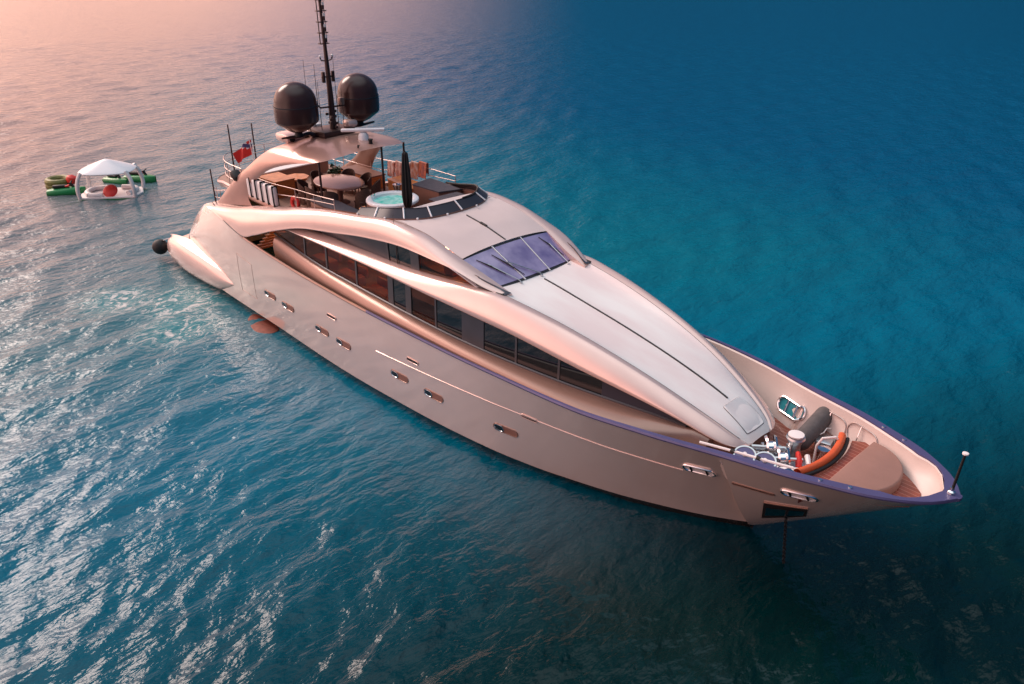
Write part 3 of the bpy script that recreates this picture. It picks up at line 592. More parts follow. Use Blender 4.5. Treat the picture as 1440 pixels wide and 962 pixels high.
g = MB().tube([(-20.86,-.16,11.6),(-20.9,-.16,14.0)], .02, 6).tube([(-20.86,.16,11.6),(-20.9,.16,14.0)], .012, 5)
for z in (11.6, 12.0, 12.4, 12.8, 13.2, 13.6, 14.0): g.box((-20.87, .0, z), (.22, .40, .035), .01)
g.build('mast_ladder', M['mast'], mo)
for z in (11.75, 12.15, 12.55, 12.95, 13.35, 13.75):
    MB().lathe([(0,0),(.055,0),(.055,.16),(0,.16)], (-20.78, .05, z - .1), 10).build('lamp_base', M['mast'], mo)
    MB().lathe([(0,0),(.05,0),(.055,.05),(.045,.11),(0,.12)], (-20.78, .05, z + .06), 10).build('navigation_lamp', M['vinyl'], mo)
MB().tube([(-20.8,-.28,11.1),(-20.8,-.22,10.98),(-20.8,0,10.95),(-20.8,.22,10.98),(-20.8,.28,11.1)], .025, 6).build('crossbar', M['mast'], mo)
for y in (-.28, .28): MB().lathe([(0,0),(.045,0),(.05,.06),(0,.1)], (-20.8, y, 11.1), 10).build('navigation_lamp', M['vinyl'], mo)
for y in (-.22, .22):
    MB().box((-20.78, y, 10.35), (.14, .12, .42), .03).build('loudhailer', M['mast'], mo)
MB().tube([(-20.78,-.3,10.35),(-20.78,.3,10.35)], .03, 6).build('crossbar', M['mast'], mo)
MB().tube([(-20.75,-.62,9.3),(-20.75,-.5,9.2),(-20.75,.7,9.15)], .035, 6).build('crossbar', M['mast'], mo)
g = MB()
for x, y, z0, z1 in ((-20.75,-.62,9.3,10.9),(-20.9,-.45,8.1,10.2),(-20.6,.42,8.2,9.9),(-21.6,-.3,8.1,9.3),(-21.3,-.75,7.9,11.0),(-20.8,.3,8.2,11.2)): g.tube([(x,y,z0),(x,y,z1)], [.018,.008], 5)
g.build('whip_aerial', M['mast'], mo)
for k in range(9): MB().box((-20.75 + .25*math.cos(k*2.1), .25*math.sin(k*1.7), 8.4 + .07*k), (.12, .1, .1), .02, rz=k).build('mast_fitting', M['mast'], mo)
MB().box((-20.7, .45, 9.35), (.2, .22, .3), .04).build('horn', M['bronze'], mo)
MB().box((-20.6, .72, 8.45), (.5, .5, .3), .12).build('fairing', M['shell'], mo)
# sundeck rails
def rail(name, pts, posts, zbase, nr=(1.0, .55), r=.016):
    pts = np.array(pts); top = crom(pts, 5); g = MB()
    for k in nr: g.tube([(p[0], p[1], zbase + (p[2] - zbase) * k) if not callable(zbase) else (p[0], p[1], zbase(p[0]) + (p[2] - zbase(p[0])) * k) for p in top], r, 6)
    for i in posts:
        p = top[min(i, len(top) - 1)]; zb_ = zbase(p[0]) if callable(zbase) else zbase; g.tube([(p[0], p[1], zb_), tuple(p)], r, 6)
    return g.build(name, M['rail'], yacht)
zb1 = lambda x: max(5.42, aU_z(x))
rail('handrail', [(-24.2,-2.5,6.25),(-22,-2.52,6.28),(-20,-2.5,6.42),(-18.6,-2.5,6.5),(-17.2,-2.48,6.6)], (0,5,10,15,20), zb1)
rail('handrail', [(-24.2,2.5,6.35),(-22,2.52,6.45),(-20,2.5,6.6),(-18.0,2.5,6.75),(-16,2.45,6.8)], (0,5,10,15,20), zb1)
rail('handrail', [(-24.3,-2.55,6.4),(-26,-2.45,6.4),(-27.2,-1.7,6.4),(-27.65,0,6.4),(-27.2,1.7,6.4),(-26,2.45,6.4),(-24.3,2.55,6.4)], (0,4,8,12,16,20,24,28), 5.42, (1,.66,.33))
rail('stern_rail', [(-27.9,-2.2,4.75),(-27.5,-2.5,4.78),(-27.0,-2.45,4.85),(-26.4,-2.3,5.0)], (0,5,10), 4.15, (1,.5))
MB().tube([(-27.5,-2.5,4.1),(-27.55,-2.5,5.75)], [.04,.03], 8).build('ensign_socket_pole', M['mast'], yacht)
for i, (x, y, h) in enumerate(((-27.1,-1.55,2.3),(-27.9,.0,2.0),(-27.2,1.7,2.3))): MB().tube([(x,y,5.4),(x,y,5.4+h)], [.04,.03], 8).build('light_pole', M['mast'], yacht)
MB().tube([(-13.3,-2.55,5.2),(-13.32,-2.6,7.0)], [.016,.006], 5).build('whip_aerial', M['mast'], yacht)
# deckhouse counters on port side
def counter(name, outl, z0, z1, side, top): 
    o = MB().prism(outl, z0, z1 - .05).build(name, side, yacht, smooth=False); c = np.mean(outl, 0)
    MB().prism([(c[0] + (x - c[0]) * 1.04, c[1] + (y - c[1]) * 1.04) for x, y in outl], z1 - .05, z1).build('worktop', top, o, smooth=False); return o
counter('bar_counter', [(-17.1,1.15),(-15.6,1.25),(-15.3,2.15),(-17.3,2.2)], 5.42, 6.5, M['brown'], M['greyfab'])
counter('helm_box', [(-15.3,.55),(-14.3,.55),(-13.75,1.2),(-14.2,1.9),(-15.3,1.9)], 5.42, 6.42, M['bronze'], M['greyfab'])
counter('deck_cabinet', [(-19.3,1.5),(-17.5,1.3),(-17.4,2.1),(-19.3,2.2)], 5.42, 6.2, M['wood'], M['wood'])
counter('deck_cabinet', [(-23.6,-2.2),(-22.3,-2.1),(-22.3,-1.2),(-23.6,-1.2)], 5.42, 6.15, M['wood'], M['wood'])
counter('seat_locker', [(-25.2,-1.8),(-24.4,-1.8),(-24.4,1.8),(-25.2,1.8)], 5.42, 6.0, M['brown'], M['vinyl'])
counter('seat_locker', [(-22.6,1.3),(-20.5,1.4),(-20.5,2.2),(-22.6,2.2)], 5.42, 6.05, M['wood'], M['brown'])
MB().box((-17.9,-1.95,5.72), (3.0,.72,.55), .08, rz=R(-3)).build('seat_locker', M['brown'], yacht)
# ---------------------------------------------------------------- bow fittings that belong to the yacht
bs = MB().tube([(4.86,0,3.83),(4.92,0,5.0)], [.035,.03], 8).build('jackstaff', M['black'], yacht)
MB().lathe([(0,0),(.07,0),(.07,.035),(0,.045)], (4.92,0,5.0), 14).build('staff_light', M['vinyl'], bs)
MB().lathe([(0,0),(.10,0),(.09,.05),(.05,.08),(.05,.16),(0,.16)], (4.86,0,3.87), 14).build('staff_foot', M['chrome'], bs)
for sg in (-1, 1):
    for x in (2.45, 3.1): MB().lathe([(0,0),(.05,0),(.045,.025),(0,.03)], (x, sg*(ys(x) - .12), zs(x) + .035), 12).build('cap_fitting', M['chrome'], yacht)
def fairlead(x, z, sg):
    ln, h = .82, .24; pts = [(x + a, z + b) for a, b in slot(0, 0, ln, h)]
    sl = .06
    V = [on_hull(px, pz, .02, sg) for px, pz in pts]; c = on_hull(x, z, .03, sg)
    f = MB().add([c] + V, [(0, i + 1, (i + 1) % len(V) + 1) for i in range(len(V))]).build('fairlead', M['vinyl'], yacht)
    MB().tube([on_hull(px, pz, .03, sg) for px, pz in pts], .03, 6, closed=True).build('rim', M['chrome'], f)
    for k in (-.2, .2): MB().tube([on_hull(x + k, z - .1, .045, sg), on_hull(x + k, z + .1, .045, sg)], .03, 6).build('roller', M['black'], f)
for sg in (-1, 1): fairlead(-.72, 2.62, sg); fairlead(1.88, 2.90, sg)
# anchor pocket
for sg in (-1, 1):
    q = [(.88,2.02),(1.95,2.22),(1.74,1.58),(.58,.95)]
    def patch(q, off):
        q = [np.array(p) for p in q]; return [[on_hull(*((q[0]*(1-u)+q[1]*u)*(1-v)+(q[3]*(1-u)+q[2]*u)*v), off, sg) for u in np.linspace(0, 1, 12)] for v in np.linspace(0, 1, 12)]
    ap = MB().grid(patch(q, .02)).build('anchor_pocket', M['dark'], yacht)
    MB().grid(patch([(.88,1.72),(1.82,1.98),(1.70,1.66),(.72,1.20)], .035)).build('polished_plate', M['chrome'], ap)
    MB().tube([on_hull(q[0][0]*(1-k)+q[1][0]*k, q[0][1]*(1-k)+q[1][1]*k, .03, sg) for k in np.linspace(0, 1, 8)], .022, 6).build('pocket_lip', M['bronze'], ap)
p0 = on_hull(1.3, 1.5, .05, -1)
cp = MB()
nlk = 26
for i in range(nlk):
    t = i / nlk; c = p0 * (1 - t) + np.array([1.55, -.75, -.25]) * t; ax = Vector((.1, 0, -1)).normalized(); u = Vector((1, 0, 0)) if i % 2 else Vector((0, 1, 0))
    cp.tube([tuple(Vector(c) + u * .04 * math.cos(a) + ax * .07 * math.sin(a)) for a in np.linspace(0, 2*math.pi, 8, endpoint=False)], .014, 4, closed=True)
cp.build('anchor_chain', M['black'], yacht)
# bulwark fairlead opening and loop frames on the port lining
def on_in(x, z, off=0, sg=1): return np.array([x, sg*(inner(x, z) - off), z])
for sg in (1,):
    for x, z, ln, h, mm in ((-.35,3.05,.95,.36,'chrome'),):
        pts = slot(0, 0, ln, h); fr = MB().tube([on_in(x + a, z + b, .06, sg) for a, b in pts], .04, 8, closed=True).build('bulwark_fairlead', M['chrome'], yacht)
        V = [on_in(x + a, z + b, .02, sg) for a, b in pts]; MB().add([on_in(x, z, .02, sg)] + V, [(0, i + 1, (i + 1) % len(V) + 1) for i in range(len(V))]).build('opening', mat('sea_seen_through', (0.02, 0.20, 0.24), .2), fr)
        for k in (-.15, .2): MB().tube([on_in(x + k, z - .16, .05, sg), on_in(x + k, z + .16, .05, sg)], .035, 8).build('roller', M['chrome'], fr)
    for x, z, ln in ((1.0,3.25,.95),(2.0,3.35,1.0)):
        MB().tube([on_in(x + a, z + b, .03, sg) for a, b in slot(0, 0, ln, .5)], .02, 6, closed=True).build('bulwark_hatch_frame', M['rail'], yacht)
        MB().tube([on_in(x - .1, z - .24, .05, sg), on_in(x - .1, z + .24, .05, sg)], .02, 6).build('bulwark_handle', M['chrome'], yacht)
# ---------------------------------------------------------------- windlass gear
wl_ = empty('anchor_windlass', (.72, -.55, 2.62)); wl_.parent = yacht; wl_.scale = (1.25, 1.25, 1.25)
MB().box((0,0,.08), (1.2,1.25,.16), .03).build('base_plate', M['steel'], wl_)
MB().lathe([(0,0),(.19,0),(.15,.1),(.13,.3),(.19,.42),(.21,.46),(.19,.5),(0,.51)], (.05,.62,.15), 24).build('capstan', M['steel'], wl_)
MB().lathe([(.0,.52),(.17,.52),(.17,.55),(0,.56)], (.05,.62,.15), 24).build('capstan_cap', M['vinyl'], wl_)
for px, py in ((-.25,.15),(.15,-.05)):
    MB().lathe([(0,-.14),(.10,-.14),(.26,-.12),(.28,-.08),(.15,-.05),(.15,.05),(.28,.08),(.26,.12),(.1,.14),(0,.14)], (px, py, .42), 24, axis=(.75,.6,.1)).build('chain_wheel', M['chrome'], wl_)
    MB().tube([(px-.32,py-.26,.42),(px+.32,py+.26,.42)], .05, 8).build('shaft', M['steel'], wl_)
g = MB()
for k in range(14):
    a = rng.uniform(-.5, .5, 2); g.box((a[0], a[1]*1.1, .22 + rng.uniform(0, .16)), (rng.uniform(.06,.2), rng.uniform(.05,.14), rng.uniform(.06,.2)), .02, rz=rng.uniform(0, 3))
g.build('gearbox', M['steel'], wl_)
MB().tube([(.28,.35,.45),(.42,.15,.42),(.55,-.1,.40)], [.05,.075,.06], 8).build('brake_motor', M['red'], wl_)
MB().tube([(.45,.45,.40),(.62,.2,.36)], .06, 8).build('brake_motor', M['vinyl'], wl_)
MB().tube([(.7,.15,.40),(.82,-.15,.36)], .06, 8).build('brake_motor', M['red'], wl_)
MB().box((.55,-.35,.35), (.55,.28,.28), .06, rz=.7).build('motor_cover', M['vinyl'], wl_)
for x, y in ((.2,-1.35),(.72,-1.22)):
    r_ = empty('hose_reel', (x, y, 3.22)); r_.parent = yacht
    MB().lathe([(0,-.09),(.30,-.09),(.30,-.06),(.14,-.05),(.14,.05),(.27,.06),(.30,.06),(.30,.09),(.26,.09),(.25,.07)], (0,0,0), 28, axis=(.15,-.35,.9), caps=False).build('reel_flange', M['steel'], r_)
    MB().lathe([(.14,-.05),(.25,-.045),(.26,0),(.25,.075),(0,.08)], (0,0,0), 28, axis=(.15,-.35,.9)).build('wound_hose', M['cap'], r_)
    MB().lathe([(0,.09),(.06,.09),(.05,.16),(0,.17)], (0,0,0), 12, axis=(.15,-.35,.9)).build('hub', M['vinyl'], r_)
    MB().tube([(0,0,-.1),(0,0,-.62)], .04, 8).build('reel_post', M['steel'], r_)
tr = [(x, -(ys(x) - capw(x) - .09), zs(x) + .05) for x in np.linspace(-.6, 1.75, 10)]
bt = MB().tube(tr, .035, 8).build('white_grab_bar', M['vinyl'], yacht)
for x in (.25, .9): MB().lathe([(.036,-.05),(.055,-.05),(.055,.05),(.036,.05)], (x, -(ys(x) - capw(x) - .09), zs(x) + .05), 12, axis=(1,0,0), caps=False).build('strap', M['black'], bt)
MB().box((1.72,-1.72,3.62), (.42,.22,.12), .03, rz=-.3).build('fairlead_block', M['chrome'], yacht)
g = MB().tube([(1.25,.55,2.65),(1.25,.55,3.2),(1.35,.62,3.45),(1.6,.85,3.5),(1.75,.95,3.3),(1.75,.95,2.65)], .035, 8); g.build('windlass_guard', M['vinyl'], yacht)
MB().lathe([(0,0),(.17,0),(.14,.1),(.12,.28),(.18,.4),(0,.42)], (1.35,.85,2.62), 20).build('capstan', M['chrome'], yacht)
MB().box((1.15,1.25,2.85), (.45,.4,.35), .05, rz=.2).build('deck_box', M['steel'], yacht)
MB().lathe([(0,0),(.17,0),(.17,.02),(0,.03)], (1.5,1.55,2.95), 20).build('deck_dome', M['glass'], yacht)
MB().box((-.05,2.0,2.66), (.55,.16,.08), .02, rz=-.4).build('deck_cleat', M['rail'], yacht)
# underwater stabiliser fin breaking the surface
fp = crom([(-23.5,-3.2),(-21.6,-3.2),(-21.3,-3.7),(-21.8,-4.1),(-22.7,-4.0),(-23.4,-3.7)], 4, True)
MB().prism(fp, -.2, .015, .03).build('stabiliser_fin', M['anti'], yacht)
# ================================================================ loose things
# bow sun pad
o_ = [(2.42, -1.32), (2.40, 0), (2.42, 1.32)] + [(2.45 + 1.22 * math.sin(R(a)), 1.32 * math.cos(R(a))) for a in np.linspace(8, 172, 24)]
pad = MB().prism(o_, 3.29, 3.56, .06).build('sun_pad', M['taupe'], None, sharp=50)
tag(pad, 'half round taupe sun pad on the teak bow platform', 'sun pad')
MB().tube([(2.44 + 1.20 * math.sin(R(a)) , 1.30 * math.cos(R(a)), 3.50) for a in np.linspace(4, 176, 40)], .010, 5).build('piping', M['brown'], pad)
# orange curved bar
orr = empty('curved_bolster', (1.7, 0, 3.28)); tag(orr, 'long curved orange bolster lying across the foredeck beside the windlass', 'bolster')
arc = [(1.62 + .26 * (1 - (y / 1.25) ** 2), y) for y in np.linspace(-1.2, 1.25, 20)]
MB().grid([crom([(x - .1 - 1.7, y, -.03), (x - .12 - 1.7, y, .14), (x - 1.7, y, .20), (x + .08 - 1.7, y, .14), (x + .1 - 1.7, y, -.03)], 3) for x, y in arc]).grid([[(x - .1 - 1.7, y, -.03), (x + .1 - 1.7, y, -.03)] for x, y in arc]).build('cover', M['orange'], orr)
MB().tube([(x + .14 - 1.7, y, .06) for x, y in arc], .055, 8).build('dark_piping', M['black'], orr)
# grey fender
def cyl_between(name, a, b, r, m_, parent=None, prof=None):
    a, b = Vector(a), Vector(b); d = b - a; ln = d.length
    prof = [(0,0),(r*.45,.0),(r*.85,.05*ln),(r,.12*ln),(r,.88*ln),(r*.85,.95*ln),(r*.45,ln),(0,ln)]
    return MB().lathe(prof, tuple(a), 24, axis=tuple(d)).build(name, m_, parent)
ff = empty('long_fender', (.7, 1.3, 2.62)); tag(ff, 'long dark grey cloth covered fender leaning on the bulwark at the bow', 'fender')
cyl_between('body', (0,-.75,.30), (0,.95,.72), .27, M['fendgrey'], ff)
MB().tube([(0,.95,.72),(.05,1.05,.9),(.08,1.0,1.12)], .025, 6).build('rope', M['vinyl'], ff)
MB().tube([(.25,.0,.45),(.32,.1,.5),(.3,.3,.55),(.36,.45,.5)], .015, 6).build('rope', M['vinyl'], ff)
# stern fender
fd = empty('ball_fender', (-33.3,-3.35,.5)); tag(fd, 'round black fender hanging at the aft corner of the swim platform', 'fender')
MB().lathe([(0,-.42)] + [(.40*math.cos(R(a)), .40*math.sin(R(a))) for a in range(-80, 81, 10)] + [(.06,.44),(0,.44)], (0,0,.15), 28, axis=(.4,.3,.85)).build('ball', M['black'], fd)
MB().tube([(.15,.1,.5),(.3,.35,.6),(.45,.6,.55)], .02, 6).build('rope', M['vinyl'], fd)
# folded parasol
pa = empty('folded_parasol', (-14.95,-.75,5.42)); tag(pa, 'tall closed black parasol standing by the hot tub', 'parasol')
MB().tube([(0,0,0),(-.02,0,2.9)], .03, 8).build('pole', M['black'], pa)
rows = []
for z, r in ((.95,.05),(1.15,.15),(1.5,.185),(2.1,.17),(2.7,.13),(3.05,.10),(3.12,.03)):
    r *= .88; rows.append([(r * (1 + .22 * math.cos(8 * a)) * math.cos(a), r * (1 + .22 * math.cos(8 * a)) * math.sin(a), z) for a in np.linspace(0, 2*math.pi, 48, endpoint=False)])
MB().grid(rows, cv=True).build('canopy', M['black'], pa)
# dining table
tc_ = (-20.05, -.42)
dt = empty('dining_table', (tc_[0], tc_[1], 5.42)); tag(dt, 'oval rose brown dining table under the hardtop of the sun deck', 'table')
el = [(1.28*math.cos(a), .92*math.sin(a)) for a in np.linspace(0, 2*math.pi, 48, endpoint=False)]
MB().prism(el, .84, .90, .02).build('tabletop', M['table'], dt)
MB().lathe([(.0,0),(.4,0),(.35,.05),(.12,.1),(.10,.8),(.3,.84),(0,.84)], (0,0,0), 24).build('pedestal', M['brown'], dt)
def chair(lab):
    c = empty('deck_chair'); tag(c, lab, 'chair', 'wicker chairs round the dining table')
    MB().box((0,0,.42), (.5,.52,.10), .04).build('seat', M['wicker'], c)
    rows = []
    for a in np.linspace(-100, 100, 17):
        x = -.27 * math.cos(R(a)); y = .30 * math.sin(R(a)); h = .98 - .26 * (abs(a) / 100) ** 2
        rows.append([(x, y, .05), (x * 1.04, y * 1.04, h * .6), (x * 1.12, y * 1.08, h), (x * 1.02, y * .98, h), (x * .92, y * .92, .5), (x*.9, y*.9, .05)])
    MB().grid(rows, cv=True).build('backrest', M['wicker'], c)
    for sx_ in (-1, 1):
        for sy_ in (-1, 1): MB().tube([(sx_*.2, sy_*.2, .40), (sx_*.22, sy_*.22, 0)], .025, 6).build('leg', M['brown'], c)
    return c
cl = ['brown wicker chair at the forward end of the oval table','brown wicker chair at the near side of the oval table, closest to the hot tub','brown wicker chair in the middle of the near side of the oval table','brown wicker chair at the near side of the oval table, closest to the white floats','brown wicker chair at the aft end of the oval table','brown wicker chair at the far side of the oval table, closest to the planter','brown wicker chair in the middle of the far side of the oval table','brown wicker chair at the far side of the oval table, closest to the bar']
spots = [(1.62,0),(.95,-1.05),(0,-1.25),(-.95,-1.05),(-1.62,0),(-.95,1.05),(0,1.25),(.95,1.05)]
proto = chair(cl[0])
for i, (x, y) in enumerate(spots):
    c = proto if i == 0 else copy_tree(proto)
    c['label'] = cl[i]; c.location = (tc_[0] + x, tc_[1] + y, 5.42); c.rotation_euler = (0, 0, math.atan2(-y, -x) + rng.uniform(-.15, .15))
# low octagonal table + planter
lt = empty('low_table', (-22.9,-.75,5.42)); tag(lt, 'low orange varnished octagonal table behind the dining table', 'table')
MB().prism([(.55*math.cos(R(a)), .55*math.sin(R(a))) for a in range(22, 382, 45)], .50, .58, .01).build('tabletop', M['wood'], lt, smooth=False)
MB().lathe([(.0,0),(.42,0),(.38,.5),(0,.5)], (0,0,0), 8).build('base', M['brown'], lt)
pl = empty('planter', (-21.9,.6,5.42)); tag(pl, 'orange wooden planter with a dark bushy plant behind the dining table', 'planter')
MB().lathe([(0,0),(.22,0),(.3,.7),(.26,.7),(.24,.6),(0,.6)], (0,0,0), 8).build('pot', M['wood'], pl)
g = MB()
for k in range(160):
    v = rng.normal(0, 1, 3); v /= np.linalg.norm(v); v = v * rng.uniform(.12, .34); v[2] = abs(v[2]); a = rng.normal(0, .06, 3); b = rng.normal(0, .06, 3); c = v + np.array([0, 0, .65])
    g.add([c, c + a, c + a + b, c + b], [(0, 1, 2, 3)])
g.build('leaves', M['foliage'], pl, smooth=False)
# grey sun mattress
sm = MB().box((-17.9,-1.95,6.06), (3.0,.74,.14), .06, rz=R(-3)).build('deck_mattress', M['greyfab']); tag(sm, 'long charcoal deck mattress on the bench beside the hot tub', 'mattress')
# white strapped floats on the starboard rail
labs = ['white strapped float pad on the sun deck rail, nearest the stern','white strapped float pad on the sun deck rail, second from the stern','white strapped float pad on the sun deck rail, middle of the five','white strapped float pad on the sun deck rail, second from the table end','white strapped float pad on the sun deck rail, nearest the table end']
def pad_(lab):
    c = empty('float_pad'); tag(c, lab, 'float pad', 'white float pads strapped along the starboard rail')
    MB().box((0,0,.42), (.38,.26,.86), .11, seg=4).build('body', M['vinyl'], c)
    MB().box((.14,0,.42), (.05,.275,.875), .02).build('strap', M['black'], c)
    return c
p0_ = pad_(labs[0])
for i in range(5):
    c = p0_ if i == 0 else copy_tree(p0_); c['label'] = labs[i]; x = -23.45 + i * .47; c.location = (x, -2.62, max(5.42, aU_z(x)) - .02 + (.0)); c.rotation_euler = (0, -.05, rng.uniform(-.06, .06))
# lifebuoy
lb = MB(); lb.tube([(-20.3 + .24*math.cos(a), -2.38, 5.75 + .24*math.sin(a)) for a in np.linspace(0, 2*math.pi, 24, endpoint=False)], .075, 10, closed=True)
lb = lb.build('lifebuoy', M['red']); tag(lb, 'red lifebuoy hanging inside the sun deck rail', 'lifebuoy')
# towels on the port rail
cols = [('coral patterned towel drying on the port rail, nearest the mast', (0.62,.20,.13), (.8,.7,.66)), ('pale pink towel drying on the port rail, second from the mast', (.75,.55,.5), (.55,.2,.15)), ('cream and red towel drying in the middle of the port rail', (.72,.62,.56), (.6,.12,.1)), ('rust striped towel drying on the port rail, fourth from the mast', (.58,.2,.1), (.7,.55,.5)), ('orange red towel drying on the port rail, nearest the parasol', (.7,.2,.1), (.35,.15,.15))]
for i, (lab, c1, c2) in enumerate(cols):
    x = -20.6 + i * .56; zt_ = 6.52 + .1 * i; mt = mat('towel_cloth', c1, .9, 0, vscale=5, col2=c2, bump=.3, bscale=40); rows = []
    for k in np.linspace(0, 1, 12):
        xx = x + .5 * k; wv = .03 * math.sin(k * 14 + i); rows.append([(xx, 2.40 + wv, zt_ - .62 - .06*(i % 2)), (xx, 2.43 + wv * .5, zt_ - .3), (xx, 2.46, zt_ + .02), (xx, 2.52, zt_ + .045), (xx, 2.58, zt_ + .02), (xx, 2.60 + wv, zt_ - .45), (xx, 2.57 + wv, zt_ - .45), (xx, 2.52, zt_), (xx, 2.44, zt_ - .3), (xx, 2.42 + wv, zt_ - .62 - .06*(i % 2))])
    o = MB().grid(rows).build('towel', mt); tag(o, lab, 'towel', 'towels drying on the port rail')
# ensign
fl = empty('ensign', (-26.6,-.75,5.42)); fl.scale = (.72,.72,.72); tag(fl, 'red ensign with a small cross in its corner flying from the aft rail', 'flag')
MB().tube([(0,0,.6),(-.35,.0,2.2)], .025, 6).build('staff', M['vinyl'], fl)
V = []; F = []; MI = []; nu, nv = 24, 16
for i in range(nu + 1):
    for j in range(nv + 1):
        u, v = i / nu, j / nv; x = -.33 + .3 * (1 - v) * .7 - 1.0 * u * .55; y = -.85 * u + .12 * math.sin(u * 9 + v * 2); z = 2.1 - .85 * (1 - v) - .75 * u * (.8 + .3 * v); V.append((x, y, z))
for i in range(nu):
    for j in range(nv):
        F.append((i*(nv+1)+j, (i+1)*(nv+1)+j, (i+1)*(nv+1)+j+1, i*(nv+1)+j+1)); u = (i + .5) / nu; v = (j + .5) / nv
        MI.append(2 if (u < .42 and v > .5 and abs(u/.42 - (v-.5)*2) < .3) else (1 if (abs(u - .2) < .04 or abs(v - .75) < .06) and u < .42 and v > .5 else 0))
me = link('cloth', V, F, None, fl, mats=[M['red'], M['vinyl'], M['cap']], mi=MI)
# small deck clutter: ice bucket, fan
ib = MB().lathe([(0,0),(.12,0),(.17,.26),(.18,.27),(.15,.27),(.11,.03),(0,.03)], (-17.35,.55,6.3), 20).build('ice_bucket', M['chrome']); tag(ib, 'silver ice bucket by the far side of the hot tub', 'bucket')
sdp = MB().lathe([(0,0),(.16,0),(.16,.88),(0,.88)], (-17.35,.55,5.42), 16).build('bucket_stand', M['brown'], yacht)
# ================================================================ floating lounge
FL = empty('floating_lounge', (-46.75,-.85,0)); FL.rotation_euler = (0, 0, R(54)); FL.scale = (.84,.84,.70); tag(FL, 'white inflatable floating lounge with domed canopy on four curved legs', 'inflatable lounge')
hexo = [(2.0*math.cos(R(a)), 1.75*math.sin(R(a))) for a in range(0, 360, 60)]
hexo = crom([(-1.9,-1.25),(1.9,-1.25),(2.3,0),(1.9,1.4),(-1.9,1.4),(-2.3,0)], 1, True)
MB().prism([tuple(p) for p in hexo], -.12, .18, .06).build('raft', M['vinyl'], FL, smooth=False)
MB().prism([(x * 1.01, y * 1.01) for x, y in hexo], -.14, .03).build('raft_skirt', M['green'], FL, smooth=False)
rows = []
for k in np.linspace(0, 1, 9):
    rr = math.sin(k * math.pi / 2); z = 2.35 + 1.0 * (1 - rr) ** .85
    rows.append([(2.02 * rr * math.copysign(abs(math.cos(a)) ** .7, math.cos(a)), 1.55 * rr * math.copysign(abs(math.sin(a)) ** .7, math.sin(a)), z) for a in np.linspace(0, 2*math.pi, 40, endpoint=False)])
rows.append([(x * .96, y * .96, 2.38) for x, y, z in rows[-1]]); rows[-1] = [(x, y, z - .12) for x, y, z in rows[-1]]
MB().grid(rows, cv=True).add([(x, y, z) for x, y, z in rows[-1]], [tuple(range(40))]).build('canopy', M['white'], FL)
for sx_ in (-1, 1):
    for sy_ in (-1, 1): MB().tube(crom([(sx_*2.0, sy_*1.2, .1), (sx_*2.02, sy_*1.3, .9), (sx_*1.88, sy_*1.22, 1.8), (sx_*1.6, sy_*1.1, 2.45)], 4), .15, 12).build('leg', M['vinyl'], FL)
for pts in ([(-1.4,-.9,.32),(-1.75,-.2,.36),(-1.5,.7,.36),(-.6,1.0,.36)], [(.5,1.0,.36),(1.4,.8,.36),(1.75,.1,.36),(1.4,-.8,.32)], [(-1.4,-.9,.32),(-.9,-1.0,.30),(-.4,-.95,.3)]):
    MB().tube(crom(pts, 4), .22, 12).build('bolster', M['vinyl'], FL)
cu = MB().lathe([(0,-.09),(.36,-.07),(.46,0),(.36,.07),(0,.09)], (-46.15,-1.15,.42), 24, axis=(.55,-.45,.7)).build('red_cushion', M['red']); tag(cu, 'red oval cushion lying on the white floating lounge', 'cushion')
def scooter(lab, loc, rz, s=1.0, red=True):
    o = empty('water_scooter', loc, rz); tag(o, lab, 'water scooter', 'green and black water scooters moored at the lounge')
    rows = []
    for x, wd, z1 in ((-1.3,.42,.32),(-.9,.52,.38),(0,.55,.42),(.7,.45,.45),(1.15,.25,.42),(1.4,.05,.40)):
        rows.append(crom([(x*s,-wd*s*.7,-.15),(x*s,-wd*s,.12),(x*s,-wd*s*.75,z1*s),(x*s,0,z1*s+.05),(x*s,wd*s*.75,z1*s),(x*s,wd*s,.12),(x*s,wd*s*.7,-.15)], 3))
    MB().grid(rows).grid([rows[0], rows[0] * np.array([1, 0, 1])]).build('body', M['green'], o)
    MB().box((-.35*s,0,.58*s), (1.1*s,.34*s,.26*s), .1).build('seat', M['black'], o)
    MB().tube([(.45*s,-.36*s,.88*s),(.4*s,0,.78*s),(.45*s,.36*s,.88*s)], .04, 6).tube([(.4*s,0,.78*s),(.6*s,0,.45*s)], .09, 8).build('handlebar', M['black'], o)
    if red: MB().box((.15*s,0,.60*s), (.3*s,.4*s,.14*s), .05).build('trim', M['red'], o)
    return o
scooter('green water scooter with red trim afloat at the left end of the lounge', (-49.0,-2.95,0), R(60), .85)
scooter('green water scooter afloat behind the right end of the lounge, seat towards the canopy', (-48.7,1.75,0), R(35), .85)
scooter('dark green water scooter half hidden behind the lounge under the canopy', (-49.3,.35,0), R(20), .75, False)
tr_ = MB()
for k in range(2): tr_.tube([(-50.9 + .62*math.cos(a), -2.75 + .62*math.sin(a), .16 + .26*k) for a in np.linspace(0, 2*math.pi, 22, endpoint=False)], .24, 10, closed=True)
tr_.box((-50.9,-2.75,.1), (.9,.9,.08), .02)
tr_ = tr_.build('inflatable_ring', M['olive']); tag(tr_, 'olive and yellow inflatable ring afloat at the far left of the lounge', 'inflatable ring')
rb = MB().lathe([(0,-.3),(.3,-.2),(.36,0),(.3,.2),(.0,.34)], (-50.1,-2.15,.55), 14, axis=(.2,.2,1)).build('red_buoy', M['red']); tag(rb, 'small red ball buoy between the olive ring and the lounge', 'buoy')
